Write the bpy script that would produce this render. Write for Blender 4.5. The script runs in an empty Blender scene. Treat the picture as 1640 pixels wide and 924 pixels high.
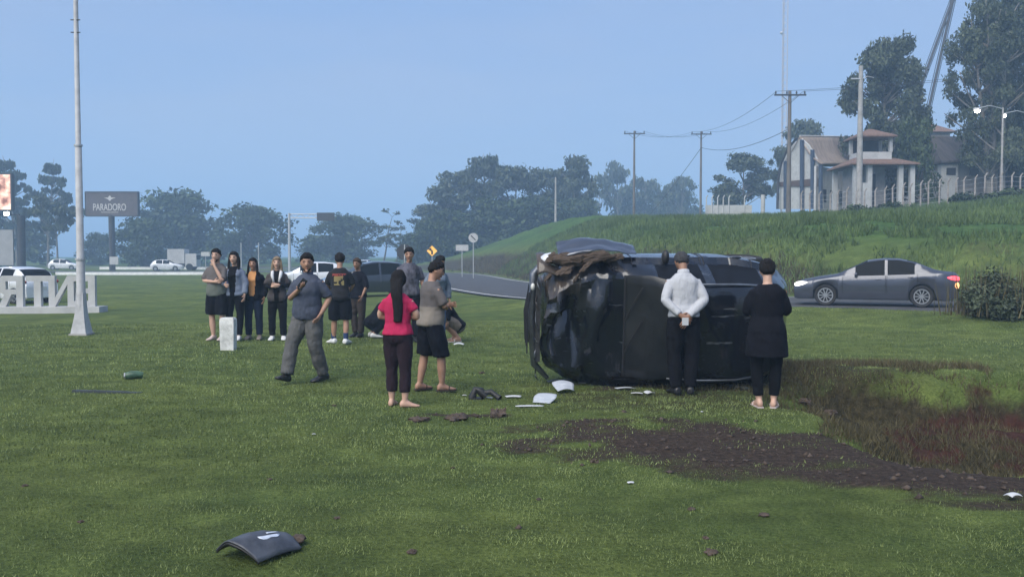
import bpy, bmesh, math, random
import numpy as np
from mathutils import Vector, Matrix, noise as mnoise
R = math.radians
SC = bpy.context.scene
COL = SC.collection
random.seed(7)
RNG = np.random.default_rng(11)

# ------------------------------------------------------------------ camera
FPX, CX, CY = 1400.0, 820.0, 462.0          # focal length and centre in photograph pixels
CAM_H, HORIZON = 1.68, 410.0
PITCH = math.atan((CY - HORIZON) / FPX)
cam_data = bpy.data.cameras.new('camera')
cam_data.sensor_width = 36.0
cam_data.lens = FPX / 1640.0 * 36.0
cam_data.clip_start = 0.05
cam_data.clip_end = 5000
cam = bpy.data.objects.new('camera', cam_data)
cam.location = (0, 0, CAM_H)
cam.rotation_euler = (math.pi / 2 - PITCH, 0, 0)
COL.objects.link(cam)
SC.camera = cam

# ------------------------------------------------------------------ sky, sun, exposure
SUN_EL, SUN_ROT = R(46), R(215)             # veiled sun behind the camera, to its left
world = bpy.data.worlds.new('World')
SC.world = world
world.use_nodes = True
wn, wl = world.node_tree.nodes, world.node_tree.links
wn.clear()
w_out = wn.new('ShaderNodeOutputWorld')
w_bg = wn.new('ShaderNodeBackground')
w_sky = wn.new('ShaderNodeTexSky')
w_sky.sky_type = 'NISHITA'
w_sky.sun_disc = False
w_sky.sun_elevation = SUN_EL
w_sky.sun_rotation = SUN_ROT
w_sky.altitude = 400
w_sky.air_density = 1.6
w_sky.dust_density = 0.6
w_sky.ozone_density = 6.0
w_tint = wn.new('ShaderNodeMix')            # dusk cloud veil: evens the clear sky out to one soft blue
w_tint.data_type = 'RGBA'
w_tint.inputs[0].default_value = 0.85
w_tc = wn.new('ShaderNodeTexCoord')
w_map = wn.new('ShaderNodeMapping')
w_map.inputs['Scale'].default_value = (1.4, 1.4, 6.0)
w_noise = wn.new('ShaderNodeTexNoise')
w_noise.inputs['Scale'].default_value = 1.3
w_noise.inputs['Detail'].default_value = 4
w_ramp = wn.new('ShaderNodeValToRGB')
w_ramp.color_ramp.elements[0].position = 0.38
w_ramp.color_ramp.elements[0].color = (1.40, 2.00, 3.50, 1)
w_ramp.color_ramp.elements[1].position = 0.60
w_ramp.color_ramp.elements[1].color = (1.86, 2.20, 3.30, 1)
wl.new(w_tc.outputs['Generated'], w_map.inputs['Vector'])
wl.new(w_map.outputs['Vector'], w_noise.inputs['Vector'])
wl.new(w_noise.outputs['Fac'], w_ramp.inputs['Fac'])
wl.new(w_sky.outputs['Color'], w_tint.inputs[6])
wl.new(w_ramp.outputs['Color'], w_tint.inputs[7])
wl.new(w_tint.outputs[2], w_bg.inputs['Color'])
w_bg.inputs['Strength'].default_value = 0.054
wl.new(w_bg.outputs['Background'], w_out.inputs['Surface'])

sun_data = bpy.data.lights.new('sun', 'SUN')
sun_data.energy = 1.5
sun_data.angle = R(60)
sun_data.color = (1.0, 0.95, 0.85)
sun = bpy.data.objects.new('sun', sun_data)
sdir = Vector((math.sin(SUN_ROT) * math.cos(SUN_EL), math.cos(SUN_ROT) * math.cos(SUN_EL), math.sin(SUN_EL)))
sun.rotation_euler = sdir.to_track_quat('Z', 'Y').to_euler()
sun.location = (-20, -20, 30)
COL.objects.link(sun)

SC.view_settings.view_transform = 'Standard'
SC.view_settings.look = 'None'
SC.view_settings.gamma = 1
SC.view_settings.exposure = 1.92
SC.render.engine = 'CYCLES'
SC.cycles.use_denoising = True
SC.cycles.max_bounces = 6
SC.cycles.volume_bounces = 2
SC.cycles.caustics_reflective = False
SC.cycles.caustics_refractive = False
SC.cycles.sample_clamp_indirect = 4.0

# ------------------------------------------------------------------ helpers
def tag(o, label=None, cat=None, group=None, kind=None):
    if label: o['label'] = label
    if cat: o['category'] = cat
    if group: o['group'] = group
    if kind: o['kind'] = kind
    return o

def empty(name, loc=(0, 0, 0), rz=0.0):
    o = bpy.data.objects.new(name, None)
    o.empty_display_size = 0.2
    o.location = loc
    o.rotation_euler = (0, 0, rz)
    COL.objects.link(o)
    return o

def link(name, me, mat=None, parent=None):
    o = bpy.data.objects.new(name, me)
    if mat is not None:
        me.materials.clear()
        for m in (mat if isinstance(mat, (list, tuple)) else [mat]):
            me.materials.append(m)
    COL.objects.link(o)
    if parent is not None: o.parent = parent
    return o

def copy_tree(o, parent=None):
    c = o.copy(); COL.objects.link(c); c.parent = parent
    for ch in o.children: copy_tree(ch, c)
    return c

class MB:
    """collects shapes; build() links them as one mesh object"""
    def __init__(s): s.v, s.f = [], []
    def raw(s, vs, fs):
        b = len(s.v)
        s.v.extend([tuple(v) for v in vs]); s.f.extend([tuple(b + i for i in f) for f in fs])
        return s
    def box(s, c, d, rot=None):
        x, y, z = d[0] / 2, d[1] / 2, d[2] / 2
        vs = [Vector((sx * x, sy * y, sz * z)) for sz in (-1, 1) for sy in (-1, 1) for sx in (-1, 1)]
        if rot is not None: vs = [rot @ v for v in vs]
        vs = [v + Vector(c) for v in vs]
        return s.raw(vs, [(0, 2, 3, 1), (4, 5, 7, 6), (0, 1, 5, 4), (2, 6, 7, 3), (0, 4, 6, 2), (1, 3, 7, 5)])
    def bbox(s, x0, x1, y0, y1, z0, z1):
        return s.box(((x0 + x1) / 2, (y0 + y1) / 2, (z0 + z1) / 2), (x1 - x0, y1 - y0, z1 - z0))
    def rings(s, rings, cap=True):
        n = len(rings[0]); b = len(s.v)
        for r in rings: s.v.extend([tuple(p) for p in r])
        for i in range(len(rings) - 1):
            for j in range(n):
                k = (j + 1) % n
                s.f.append((b + i * n + j, b + i * n + k, b + (i + 1) * n + k, b + (i + 1) * n + j))
        if cap:
            s.f.append(tuple(b + j for j in reversed(range(n))))
            s.f.append(tuple(b + (len(rings) - 1) * n + j for j in range(n)))
        return s
    def tube(s, pts, rad, n=8, cap=True):
        pts = [Vector(p) for p in pts]
        if not isinstance(rad, (list, tuple)): rad = [rad] * len(pts)
        t0 = (pts[1] - pts[0]).normalized()
        ref = Vector((0, 0, 1)) if abs(t0.z) < 0.9 else Vector((1, 0, 0))
        u = t0.cross(ref).normalized(); rr = []
        for i, p in enumerate(pts):
            a = pts[max(i - 1, 0)]; c = pts[min(i + 1, len(pts) - 1)]
            t = (c - a).normalized()
            u = (u - t * u.dot(t)).normalized(); w = t.cross(u)
            rr.append([p + (u * math.cos(2 * math.pi * j / n) + w * math.sin(2 * math.pi * j / n)) * rad[i] for j in range(n)])
        return s.rings(rr, cap)
    def ell(s, c, r, nu=12, nv=8, rot=None):
        c = Vector(c); vs = []; fs = []
        for i in range(nv + 1):
            th = math.pi * i / nv
            for j in range(nu):
                ph = 2 * math.pi * j / nu
                v = Vector((r[0] * math.sin(th) * math.cos(ph), r[1] * math.sin(th) * math.sin(ph), r[2] * math.cos(th)))
                vs.append(c + (rot @ v if rot is not None else v))
        for i in range(nv):
            for j in range(nu):
                k = (j + 1) % nu
                if i == 0: fs.append((j, nu + j, nu + k))
                elif i == nv - 1: fs.append((i * nu + j, (i + 1) * nu + j, i * nu + k))
                else: fs.append((i * nu + j, (i + 1) * nu + j, (i + 1) * nu + k, i * nu + k))
        return s.raw(vs, fs)
    def prism(s, poly, h, M=None):
        """poly: list of (x, z) extruded along y by +-h/2, then M"""
        n = len(poly)
        vs = [Vector((p[0], -h / 2, p[1])) for p in poly] + [Vector((p[0], h / 2, p[1])) for p in poly]
        if M is not None: vs = [M @ v for v in vs]
        fs = [tuple(range(n)), tuple(reversed(range(n, 2 * n)))]
        for j in range(n):
            k = (j + 1) % n
            fs.append((k, j, n + j, n + k))
        return s.raw(vs, fs)
    def mesh(s, name, smooth=None):
        me = bpy.data.meshes.new(name)
        me.from_pydata(s.v, [], s.f)
        me.validate(clean_customdata=False)
        bm = bmesh.new(); bm.from_mesh(me)
        bmesh.ops.recalc_face_normals(bm, faces=bm.faces)
        bm.to_mesh(me); bm.free()
        if smooth is not None:
            for p in me.polygons: p.use_smooth = True
            if smooth < 179: me.set_sharp_from_angle(angle=R(smooth))
        me.update()
        return me
    def build(s, name, mat, parent=None, smooth=None):
        return link(name, s.mesh(name, smooth), mat, parent)

def np_mesh(name, V, F, n):
    """fast mesh from arrays of verts (k,3) and faces (m,n)"""
    me = bpy.data.meshes.new(name)
    V = np.asarray(V, dtype=np.float32); F = np.asarray(F, dtype=np.int32)
    me.vertices.add(len(V)); me.vertices.foreach_set('co', V.ravel())
    me.loops.add(F.size); me.loops.foreach_set('vertex_index', F.ravel())
    me.polygons.add(len(F))
    me.polygons.foreach_set('loop_start', np.arange(0, F.size, n, dtype=np.int32))
    me.polygons.foreach_set('loop_total', np.full(len(F), n, dtype=np.int32))
    me.update(calc_edges=True)
    return me

# numpy value noise
def _hash(ix, iy, seed):
    h = (ix.astype(np.int64) * 374761393 + iy.astype(np.int64) * 668265263 + seed * 1442695041) & 0x7fffffff
    h = ((h ^ (h >> 13)) * 1274126177) & 0x7fffffff
    return ((h ^ (h >> 16)) & 0xffff) / 65535.0
def vnoise(x, y, seed=0):
    x = np.asarray(x, float); y = np.asarray(y, float)
    ix, iy = np.floor(x), np.floor(y)
    fx, fy = x - ix, y - iy
    fx = fx * fx * (3 - 2 * fx); fy = fy * fy * (3 - 2 * fy)
    a = _hash(ix, iy, seed); b = _hash(ix + 1, iy, seed); c = _hash(ix, iy + 1, seed); d = _hash(ix + 1, iy + 1, seed)
    return (a + (b - a) * fx) * (1 - fy) + (c + (d - c) * fx) * fy
def fbm(x, y, o=4, seed=0):
    s = 0; a = 0.5
    for k in range(o):
        s = s + a * vnoise(x * 2 ** k, y * 2 ** k, seed + k * 17); a *= 0.5
    return s / (1 - 0.5 ** o)
def sm(x, a, b):
    t = np.clip((np.asarray(x, float) - a) / (b - a), 0, 1)
    return t * t * (3 - 2 * t)

# ------------------------------------------------------------------ materials
MATS = {}
def mat(name, col, rough=0.7, metal=0.0, var=0.0, scale=8.0, bump=0.0, bscale=None, col2=None, coat=0.0, spec=None, emit=None, estr=0.0, stretch=None, detail=5):
    if name in MATS: return MATS[name]
    m = bpy.data.materials.new(name); m.use_nodes = True
    nt = m.node_tree; n, l = nt.nodes, nt.links
    b = n['Principled BSDF']
    b.inputs['Base Color'].default_value = (*col, 1)
    b.inputs['Roughness'].default_value = rough
    b.inputs['Metallic'].default_value = metal
    if coat: b.inputs['Coat Weight'].default_value = coat; b.inputs['Coat Roughness'].default_value = 0.08
    if spec is not None: b.inputs['Specular IOR Level'].default_value = spec
    if emit: b.inputs['Emission Color'].default_value = (*emit, 1); b.inputs['Emission Strength'].default_value = estr
    if var or col2 or bump:
        tc = n.new('ShaderNodeTexCoord'); src = tc.outputs['Object']
        if stretch:
            mp = n.new('ShaderNodeMapping'); mp.inputs['Scale'].default_value = stretch
            l.new(src, mp.inputs['Vector']); src = mp.outputs['Vector']
        nz = n.new('ShaderNodeTexNoise'); nz.inputs['Scale'].default_value = scale; nz.inputs['Detail'].default_value = detail
        nz.inputs['Roughness'].default_value = 0.65
        l.new(src, nz.inputs['Vector'])
        if var or col2:
            rp = n.new('ShaderNodeValToRGB')
            rp.color_ramp.elements[0].position = 0.32; rp.color_ramp.elements[1].position = 0.60
            c2 = col2 if col2 else tuple(min(1, c * (1 + var)) for c in col)
            c1 = col if col2 else tuple(c * (1 - var) for c in col)
            rp.color_ramp.elements[0].color = (*c1, 1); rp.color_ramp.elements[1].color = (*c2, 1)
            l.new(nz.outputs['Fac'], rp.inputs['Fac']); l.new(rp.outputs['Color'], b.inputs['Base Color'])
        if bump:
            n2 = n.new('ShaderNodeTexNoise'); n2.inputs['Scale'].default_value = bscale or scale * 3; n2.inputs['Detail'].default_value = 6
            l.new(src, n2.inputs['Vector'])
            bp = n.new('ShaderNodeBump'); bp.inputs['Strength'].default_value = bump; bp.inputs['Distance'].default_value = 0.02
            l.new(n2.outputs['Fac'], bp.inputs['Height']); l.new(bp.outputs['Normal'], b.inputs['Normal'])
    MATS[name] = m
    return m
def leaf_mat(name, c1, c2, rough=0.6):
    """foliage: each leaf keeps its own shade, from the 'tint' attribute"""
    m = bpy.data.materials.new(name); m.use_nodes = True
    n, l = m.node_tree.nodes, m.node_tree.links
    b = n['Principled BSDF']; b.inputs['Roughness'].default_value = rough
    b.inputs['Specular IOR Level'].default_value = 0.25
    at = n.new('ShaderNodeAttribute'); at.attribute_name = 'tint'
    rp = n.new('ShaderNodeValToRGB')
    rp.color_ramp.elements[0].color = (*c1, 1); rp.color_ramp.elements[1].color = (*c2, 1)
    l.new(at.outputs['Fac'], rp.inputs['Fac']); l.new(rp.outputs['Color'], b.inputs['Base Color'])
    MATS[name] = m
    return m
def set_tint(me, vals):
    a = me.attributes.new('tint', 'FLOAT', 'POINT')
    a.data.foreach_set('value', np.asarray(vals, dtype=np.float32))
# ------------------------------------------------------------------ terrain
ROAD_CTRL = [(75, 3), (45, 12), (28, 19), (18.5, 23.6), (11.5, 27.2), (6.5, 31), (3.0, 36.5), (0.2, 45), (-3.0, 60), (-7, 80), (-15, 104), (-30, 128), (-55, 150)]
def catmull(P, k=8):
    P = [Vector((p[0], p[1], 0)) for p in P]; out = []
    Q = [P[0] * 2 - P[1]] + P + [P[-1] * 2 - P[-2]]
    for i in range(1, len(Q) - 2):
        for j in range(k):
            t = j / k; a, b, c, d = Q[i - 1], Q[i], Q[i + 1], Q[i + 2]
            out.append(0.5 * ((2 * b) + (c - a) * t + (2 * a - 5 * b + 4 * c - d) * t * t + (3 * b - a - 3 * c + d) * t ** 3))
    out.append(P[-1]); return [(v.x, v.y) for v in out]
ROAD = catmull(ROAD_CTRL)
def road_dist(x, y):
    """signed distance to the road's centre line, positive on the embankment's side"""
    x = np.asarray(x, float); y = np.asarray(y, float)
    best = np.full(x.shape, 1e9); sg = np.ones(x.shape)
    for (ax, ay), (bx, by) in zip(ROAD[:-1], ROAD[1:]):
        dx, dy = bx - ax, by - ay; L2 = dx * dx + dy * dy
        t = np.clip(((x - ax) * dx + (y - ay) * dy) / L2, 0, 1)
        px, py = x - ax - t * dx, y - ay - t * dy
        d = np.hypot(px, py); m = d < best
        best = np.where(m, d, best)
        sg = np.where(m, np.where(dx * (y - ay) - dy * (x - ax) < 0, 1.0, -1.0), sg)
    return best * sg
def base_h(x, y):
    h = -0.22 * sm(-x, 5, 16) * sm(y, 16, 30)
    h = h + 0.16 * sm(x, 2, 9) * sm(y, 14, 24)
    h = h + 0.10 * (vnoise(x * 0.05 + 3, y * 0.05, 5) - 0.5) * sm(np.hypot(x, y), 20, 60)
    return h
def ditch_lip(x, y):
    """distance inside the ditch's far lip, and how far the ditch has opened at this x"""
    a = sm(x + 1.3 * (fbm(x * 0.9, y * 0.9, 3, 13) - 0.5), 2.95, 4.2)
    w_ = 0.7 * (fbm(x * 1.3, y * 0.4, 3, 3) - 0.5)
    return 8.75 - 0.10 * (x - 4.5) + 2.45 + w_ - y, a
def ditch(x, y):
    """shallow ditch on the right of the lawn"""
    t, a = ditch_lip(x, y)
    yc = 8.75 - 0.10 * (x - 4.5)
    far = 0.62 * sm(t, 0.0, 0.38) + 0.38 * sm(t, 0.3, 2.0)
    near = sm(y - (yc - 2.4), 0.0, 2.2)
    rough_ = 1 + 0.45 * (fbm(x * 2.6, y * 2.6, 3, 7) - 0.5)
    return 0.74 * a * far * near * rough_
def height(x, y):
    x = np.asarray(x, float); y = np.asarray(y, float)
    h = base_h(x, y) - ditch(x, y)
    t_, a_ = ditch_lip(x, y)
    h = h + 0.17 * a_ * np.where(t_ > -0.25, np.exp(-((t_ + 0.25) / 0.30) ** 2), np.exp(-((t_ + 0.25) / 1.6) ** 2))
    d = road_dist(x, y)
    # embankment beyond the road
    D = 8 + 22 * sm(x, 5, 28)
    A = 1 - 0.9 * sm(y - 0.9 * x, 84, 150)
    wob = 0.8 * (vnoise(x * 0.23, y * 0.23, 9) - 0.5) + 0.5 * (vnoise(x * 0.7, y * 0.7, 19) - 0.5)
    low = 1.75 * sm(d + wob, 4.4, 8.6)
    up = 3.7 * np.clip((d - 7.0) / D, 0, 1)
    up = up + 0.052 * np.clip(d - 7.0 - D, 0, 75)
    up = up + (0.35 * (fbm(x * 0.16, y * 0.16, 3, 31) - 0.5)) * sm(d, 5, 12)
    h = h + A * (low + up) + 0.10 * (vnoise(x * 1.1, y * 1.1, 41) - 0.5) * sm(d, 5, 8)
    # verge: lawn swells slightly, the carriageway lies a little lower
    h = h - 0.035 * (1 - sm(np.abs(d), 3.6, 4.4)) + 0.24 * np.exp(-((d + 6.4) / 1.5) ** 2) * (1 - sm(y, 30, 40))
    # lawn relief
    near = 1 - sm(np.hypot(x, y - 6), 14, 30)
    h = h + near * (0.05 * (fbm(x * 0.55, y * 0.55, 3, 51) - 0.5) + 0.022 * (vnoise(x * 3.1, y * 3.1, 61) - 0.5))
    dm = dirt_mask(x, y)
    h = h + near * dm * (0.07 * (fbm(x * 3.3, y * 3.3, 3, 71) - 0.45))
    return h
def blob(x, y, cx, cy, rx, ry, ang=0.0):
    c, s = math.cos(ang), math.sin(ang)
    u = ((x - cx) * c + (y - cy) * s) / rx; v = (-(x - cx) * s + (y - cy) * c) / ry
    return np.exp(-(u * u + v * v) ** 1.5)
def dirt_mask(x, y):
    m = 1.0 * blob(x, y, 1.75, 7.75, 1.75, 1.15, -0.12)
    m = np.maximum(m, 0.95 * blob(x, y, 3.1, 6.75, 1.7, 0.85, -0.50))
    m = np.maximum(m, 0.6 * blob(x, y, 0.4, 8.4, 0.9, 0.3, -0.1))
    m = np.maximum(m, 0.8 * blob(x, y, 4.6, 5.7, 1.3, 0.6, -0.55))
    m = np.maximum(m, 0.6 * blob(x, y, 1.9, 11.2, 2.0, 0.5, 0))
    m = np.maximum(m, 0.55 * blob(x, y, 4.3, 12.2, 1.6, 0.5, 0))
    m = np.maximum(m, 0.75 * blob(x, y, -0.55, 9.15, 0.6, 0.12, 0))
    n = fbm(np.asarray(x) * 1.5, np.asarray(y) * 2.6, 5, 81)
    return np.clip(m * 1.15 + (n - 0.5) * 2.0 * sm(m, 0.03, 0.4) - 0.22, 0, 1)
def Hs(x, y): return float(height(np.array([x]), np.array([y]))[0])
CP, SP = math.cos(PITCH), math.sin(PITCH)
def ray(px, py):
    u = (px - CX) / FPX; v = (CY - py) / FPX
    return Vector((u, CP + v * SP, -SP + v * CP))
def at(px, py, Y):
    d = ray(px, py); return Vector((0, 0, CAM_H)) + d * (Y / d.y)
def ground(px, py):
    """where the line of sight of a photograph pixel meets the ground"""
    d = ray(px, py); t = 3.0; step = 0.05
    P = Vector((0, 0, CAM_H))
    while t < 400:
        q = P + d * t
        if q.z < Hs(q.x, q.y):
            lo, hi = t - step, t
            for _ in range(12):
                m = (lo + hi) / 2; q = P + d * m
                if q.z < Hs(q.x, q.y): hi = m
                else: lo = m
            return P + d * lo
        step = 0.02 * t; t += step
    return P + d * t
def on(x, y, dz=0.0): return Vector((x, y, Hs(x, y) + dz))

def axis(a, b, d0, lim0, lim1, g):
    out = list(np.arange(a, b + 1e-6, d0)); s = d0; v = out[-1]
    while v < lim1: s *= g; v += s; out.append(v)
    s = d0; v = out[0]
    while v > lim0: s *= g; v -= s; out.insert(0, v)
    return np.array(out)
gx = axis(-7.0, 8.0, 0.085, -900, 900, 1.045)
gy = axis(2.5, 13.5, 0.085, -60, 1500, 1.03)
GX, GY = np.meshgrid(gx, gy)
xf, yf = GX.ravel(), GY.ravel()
GZ = height(xf, yf)
nx, ny = len(gx), len(gy)
ii = np.arange(nx * ny).reshape(ny, nx)
F = np.stack([ii[:-1, :-1], ii[:-1, 1:], ii[1:, 1:], ii[1:, :-1]], -1).reshape(-1, 4)
me = np_mesh('ground', np.stack([xf, yf, GZ], -1), F, 4)
me.polygons.foreach_set('use_smooth', np.ones(len(F), dtype=bool))
dR = road_dist(xf, yf)
dirt = dirt_mask(xf, yf)
dit = ditch(xf, yf)
dry = 0.95 * sm(dit + 0.30 * (fbm(xf * 1.7, yf * 1.7, 4, 83) - 0.5), 0.02, 0.30)
dry = np.maximum(dry, 0.75 * blob(xf, yf, 3.9, 12.2, 2.2, 1.6, 0))
dry = np.maximum(dry, 0.55 * blob(xf, yf, 1.8, 10.2, 2.6, 1.4, 0))
dry = np.maximum(dry, 0.55 * sm(dirt, 0.02, 0.4))
bank = sm(dR, 4.4, 5.4) * (1 - sm(dR, 6.2, 9.5))
dry = np.maximum(dry, bank * np.clip(0.3 + 0.9 * sm(yf, 34, 50) + 0.9 * blob(xf, yf, 9.6, 34.0, 2.4, 3.0), 0, 1))
dry = np.maximum(dry, 0.48 * sm(dR, 5, 9) * sm(fbm(xf * 0.22, yf * 0.30, 4, 97), 0.54, 0.66))
red = 0.72 * sm(dit, 0.16, 0.4) * sm(xf, 3.0, 5.2) * sm(fbm(xf * 2.4, yf * 3.4, 4, 91) + 0.16 * sm(xf, 3.2, 6.0), 0.50, 0.66)
red = np.maximum(red, bank * 0.6 * sm(fbm(xf * 0.5, yf * 0.5, 3, 95), 0.5, 0.62) * sm(dR, 4.4, 5) * (1 - sm(dR, 5.4, 7)))
tl, al = ditch_lip(xf, yf)
red = np.maximum(red, 0.62 * al * np.exp(-((tl - 0.12) / 0.13) ** 2) * sm(fbm(xf * 2.0, yf * 3.0, 3, 99), 0.40, 0.62))
lush = sm(dR, 7, 11)
for nm, v in (('dirt', dirt), ('dry', dry), ('red', red), ('lush', lush)):
    a = me.attributes.new(nm, 'FLOAT', 'POINT'); a.data.foreach_set('value', np.asarray(v, dtype=np.float32))

def ground_material():
    m = bpy.data.materials.new('ground_turf'); m.use_nodes = True
    n, l = m.node_tree.nodes, m.node_tree.links
    b = n['Principled BSDF']; b.inputs['Roughness'].default_value = 0.9; b.inputs['Specular IOR Level'].default_value = 0.12
    geo = n.new('ShaderNodeNewGeometry')
    def nz(scale, detail=5, rough=0.6, stretch=None):
        t = n.new('ShaderNodeTexNoise'); t.inputs['Scale'].default_value = scale; t.inputs['Detail'].default_value = detail; t.inputs['Roughness'].default_value = rough
        if stretch:
            mp = n.new('ShaderNodeMapping'); mp.inputs['Scale'].default_value = stretch
            l.new(geo.outputs['Position'], mp.inputs['Vector']); l.new(mp.outputs['Vector'], t.inputs['Vector'])
        else: l.new(geo.outputs['Position'], t.inputs['Vector'])
        return t.outputs['Fac']
    def ramp(fac, stops):
        r = n.new('ShaderNodeValToRGB')
        while len(r.color_ramp.elements) < len(stops): r.color_ramp.elements.new(0.5)
        for e, (p, c) in zip(r.color_ramp.elements, stops): e.position = p; e.color = (*c, 1)
        l.new(fac, r.inputs['Fac']); return r.outputs['Color']
    def mix(f, a, c, mode='MIX'):
        x = n.new('ShaderNodeMix'); x.data_type = 'RGBA'; x.blend_type = mode
        if isinstance(f, float): x.inputs[0].default_value = f
        else: l.new(f, x.inputs[0])
        l.new(a, x.inputs[6])
        if isinstance(c, tuple): x.inputs[7].default_value = (*c, 1)
        else: l.new(c, x.inputs[7])
        return x.outputs[2]
    def attr(nm):
        a = n.new('ShaderNodeAttribute'); a.attribute_name = nm; return a.outputs['Fac']
    def edge(a, noisefac, lo, hi):
        s = n.new('ShaderNodeMath'); s.operation = 'ADD'; l.new(a, s.inputs[0])
        k = n.new('ShaderNodeMath'); k.operation = 'MULTIPLY_ADD'; l.new(noisefac, k.inputs[0]); k.inputs[1].default_value = 0.7; k.inputs[2].default_value = -0.35
        l.new(k.outputs[0], s.inputs[1])
        r = n.new('ShaderNodeMapRange'); r.interpolation_type = 'SMOOTHSTEP'; l.new(s.outputs[0], r.inputs[0])
        r.inputs[1].default_value = lo; r.inputs[2].default_value = hi
        return r.outputs[0]
    fine = nz(34, 6, 0.7); med = nz(2.2, 5, 0.6); big = nz(0.35, 4, 0.55)
    streak = nz(1.0, 5, 0.6, (0.55, 2.2, 1.0))
    lawn = ramp(fine, [(0.30, (0.046, 0.065, 0.020)), (0.5, (0.106, 0.142, 0.045)), (0.72, (0.170, 0.212, 0.072))])
    patch = ramp(med, [(0.35, (0.62, 0.66, 0.60)), (0.65, (1.25, 1.22, 1.12))])
    lawn = mix(0.75, lawn, patch, 'MULTIPLY')
    patch2 = ramp(big, [(0.38, (0.78, 0.84, 0.80)), (0.62, (1.16, 1.12, 1.0))])
    lawn = mix(0.9, lawn, patch2, 'MULTIPLY')
    st = ramp(streak, [(0.42, (0.72, 0.72, 0.70)), (0.60, (1.1, 1.1, 1.05))])
    lawn = mix(0.6, lawn, st, 'MULTIPLY')
    hillc = ramp(nz(1.6, 6, 0.7, (1, 1, 2.0)), [(0.30, (0.022, 0.050, 0.014)), (0.5, (0.056, 0.108, 0.028)), (0.7, (0.096, 0.160, 0.044))])
    hillc = mix(0.8, hillc, ramp(nz(0.16, 4), [(0.4, (0.7, 0.78, 0.7)), (0.62, (1.2, 1.15, 1.0))]), 'MULTIPLY')
    col = mix(attr('lush'), lawn, hillc)
    dryc = ramp(nz(11, 7, 0.75), [(0.3, (0.016, 0.014, 0.008)), (0.52, (0.048, 0.041, 0.022)), (0.72, (0.105, 0.088, 0.048))])
    col = mix(edge(attr('dry'), nz(3.0), 0.25, 0.75), col, dryc)
    soil = ramp(nz(18, 7, 0.75), [(0.3, (0.020, 0.015, 0.012)), (0.52, (0.056, 0.041, 0.032)), (0.74, (0.120, 0.088, 0.066))])
    col = mix(edge(attr('dirt'), nz(9, 7, 0.75, (0.6, 1.6, 1)), 0.18, 0.80), col, soil)
    redc = ramp(nz(9, 6, 0.7), [(0.3, (0.030, 0.013, 0.010)), (0.7, (0.085, 0.038, 0.028))])
    col = mix(edge(attr('red'), nz(5, 6, 0.7), 0.35, 0.7), col, redc)
    l.new(col, b.inputs['Base Color'])
    bp = n.new('ShaderNodeBump'); bp.inputs['Strength'].default_value = 0.9; bp.inputs['Distance'].default_value = 0.05
    l.new(nz(22, 7, 0.75), bp.inputs['Height']); l.new(bp.outputs['Normal'], b.inputs['Normal'])
    return m
g = link('ground', me, ground_material()); tag(g, kind='structure')

# the road at the embankment's foot, and the farther carriageway
asphalt = mat('asphalt', (0.050, 0.050, 0.054), 0.85, var=0.25, scale=1.4, bump=0.3, bscale=60)
def strip(name, line, w0, w1, dz, m, kind='structure'):
    vs, fs = [], []
    for i, (x, y) in enumerate(line):
        a = line[max(i - 1, 0)]; b = line[min(i + 1, len(line) - 1)]
        t = Vector((b[0] - a[0], b[1] - a[1], 0)).normalized(); nn = Vector((-t.y, t.x, 0))
        zc = float(base_h(np.array([x]), np.array([y]))[0]) + dz
        for w in (w0, (w0 + w1) / 2, w1):
            q = Vector((x, y, 0)) + nn * w; vs.append((q.x, q.y, zc))
    for i in range(len(line) - 1):
        for k in (0, 1): fs.append((i * 3 + k, i * 3 + k + 1, i * 3 + k + 4, i * 3 + k + 3))
    o = MB().raw(vs, fs).build(name, m); tag(o, kind=kind); return o
strip('road', ROAD, -3.7, 3.7, 0.02, asphalt)
paint = mat('road_paint', (0.62, 0.62, 0.60), 0.7, var=0.15, scale=3)
strip('road_edge_line', ROAD, 3.25, 3.37, 0.026, paint)
strip('road_edge_line', ROAD, -3.37, -3.25, 0.026, paint)
FAR = [(-140 + 8 * i, 104 + 0.05 * (i - 8) ** 2) for i in range(17)]
strip('road', FAR, -4, 4, 0.05, asphalt)
kerbm = mat('kerb_paint', (0.72, 0.72, 0.70), 0.75, var=0.12, scale=2)
def kerb(line, h, w, dz=0.0):
    mb = MB()
    rr = []
    for i, (x, y) in enumerate(line):
        a = line[max(i - 1, 0)]; b = line[min(i + 1, len(line) - 1)]
        t = Vector((b[0] - a[0], b[1] - a[1], 0)).normalized(); nn = Vector((-t.y, t.x, 0)) * (w / 2)
        z = Hs(x, y) + dz
        rr.append([Vector((x, y, z - 0.1)) - nn, Vector((x, y, z + h)) - nn, Vector((x, y, z + h)) + nn, Vector((x, y, z - 0.1)) + nn])
    mb.rings(rr); o = mb.build('kerb', kerbm); tag(o, kind='structure'); return o
kerb([(x, 121) for x in range(-57, -38, 3)], 0.35, 0.4)
kerb([(x, 88 + 0.01 * (x + 30) ** 2 * 0.1) for x in range(-46, -28, 3)], 0.28, 0.35)
# ------------------------------------------------------------------ vehicles
glass_m = mat('car_glass', (0.008, 0.010, 0.013), 0.22, spec=0.04)
tyre_m = mat('tyre_rubber', (0.016, 0.016, 0.017), 0.85, var=0.2, scale=20)
rim_m = mat('alloy_rim', (0.42, 0.43, 0.45), 0.32, metal=0.8)
black_m = mat('black_plastic', (0.014, 0.014, 0.016), 0.55, var=0.2, scale=15)
lamp_m = mat('lamp_lens', (0.55, 0.57, 0.60), 0.12, spec=0.6)
red_m = mat('red_lens', (0.30, 0.012, 0.012), 0.18)
plate_m = mat('plate', (0.6, 0.6, 0.58), 0.5)

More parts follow.
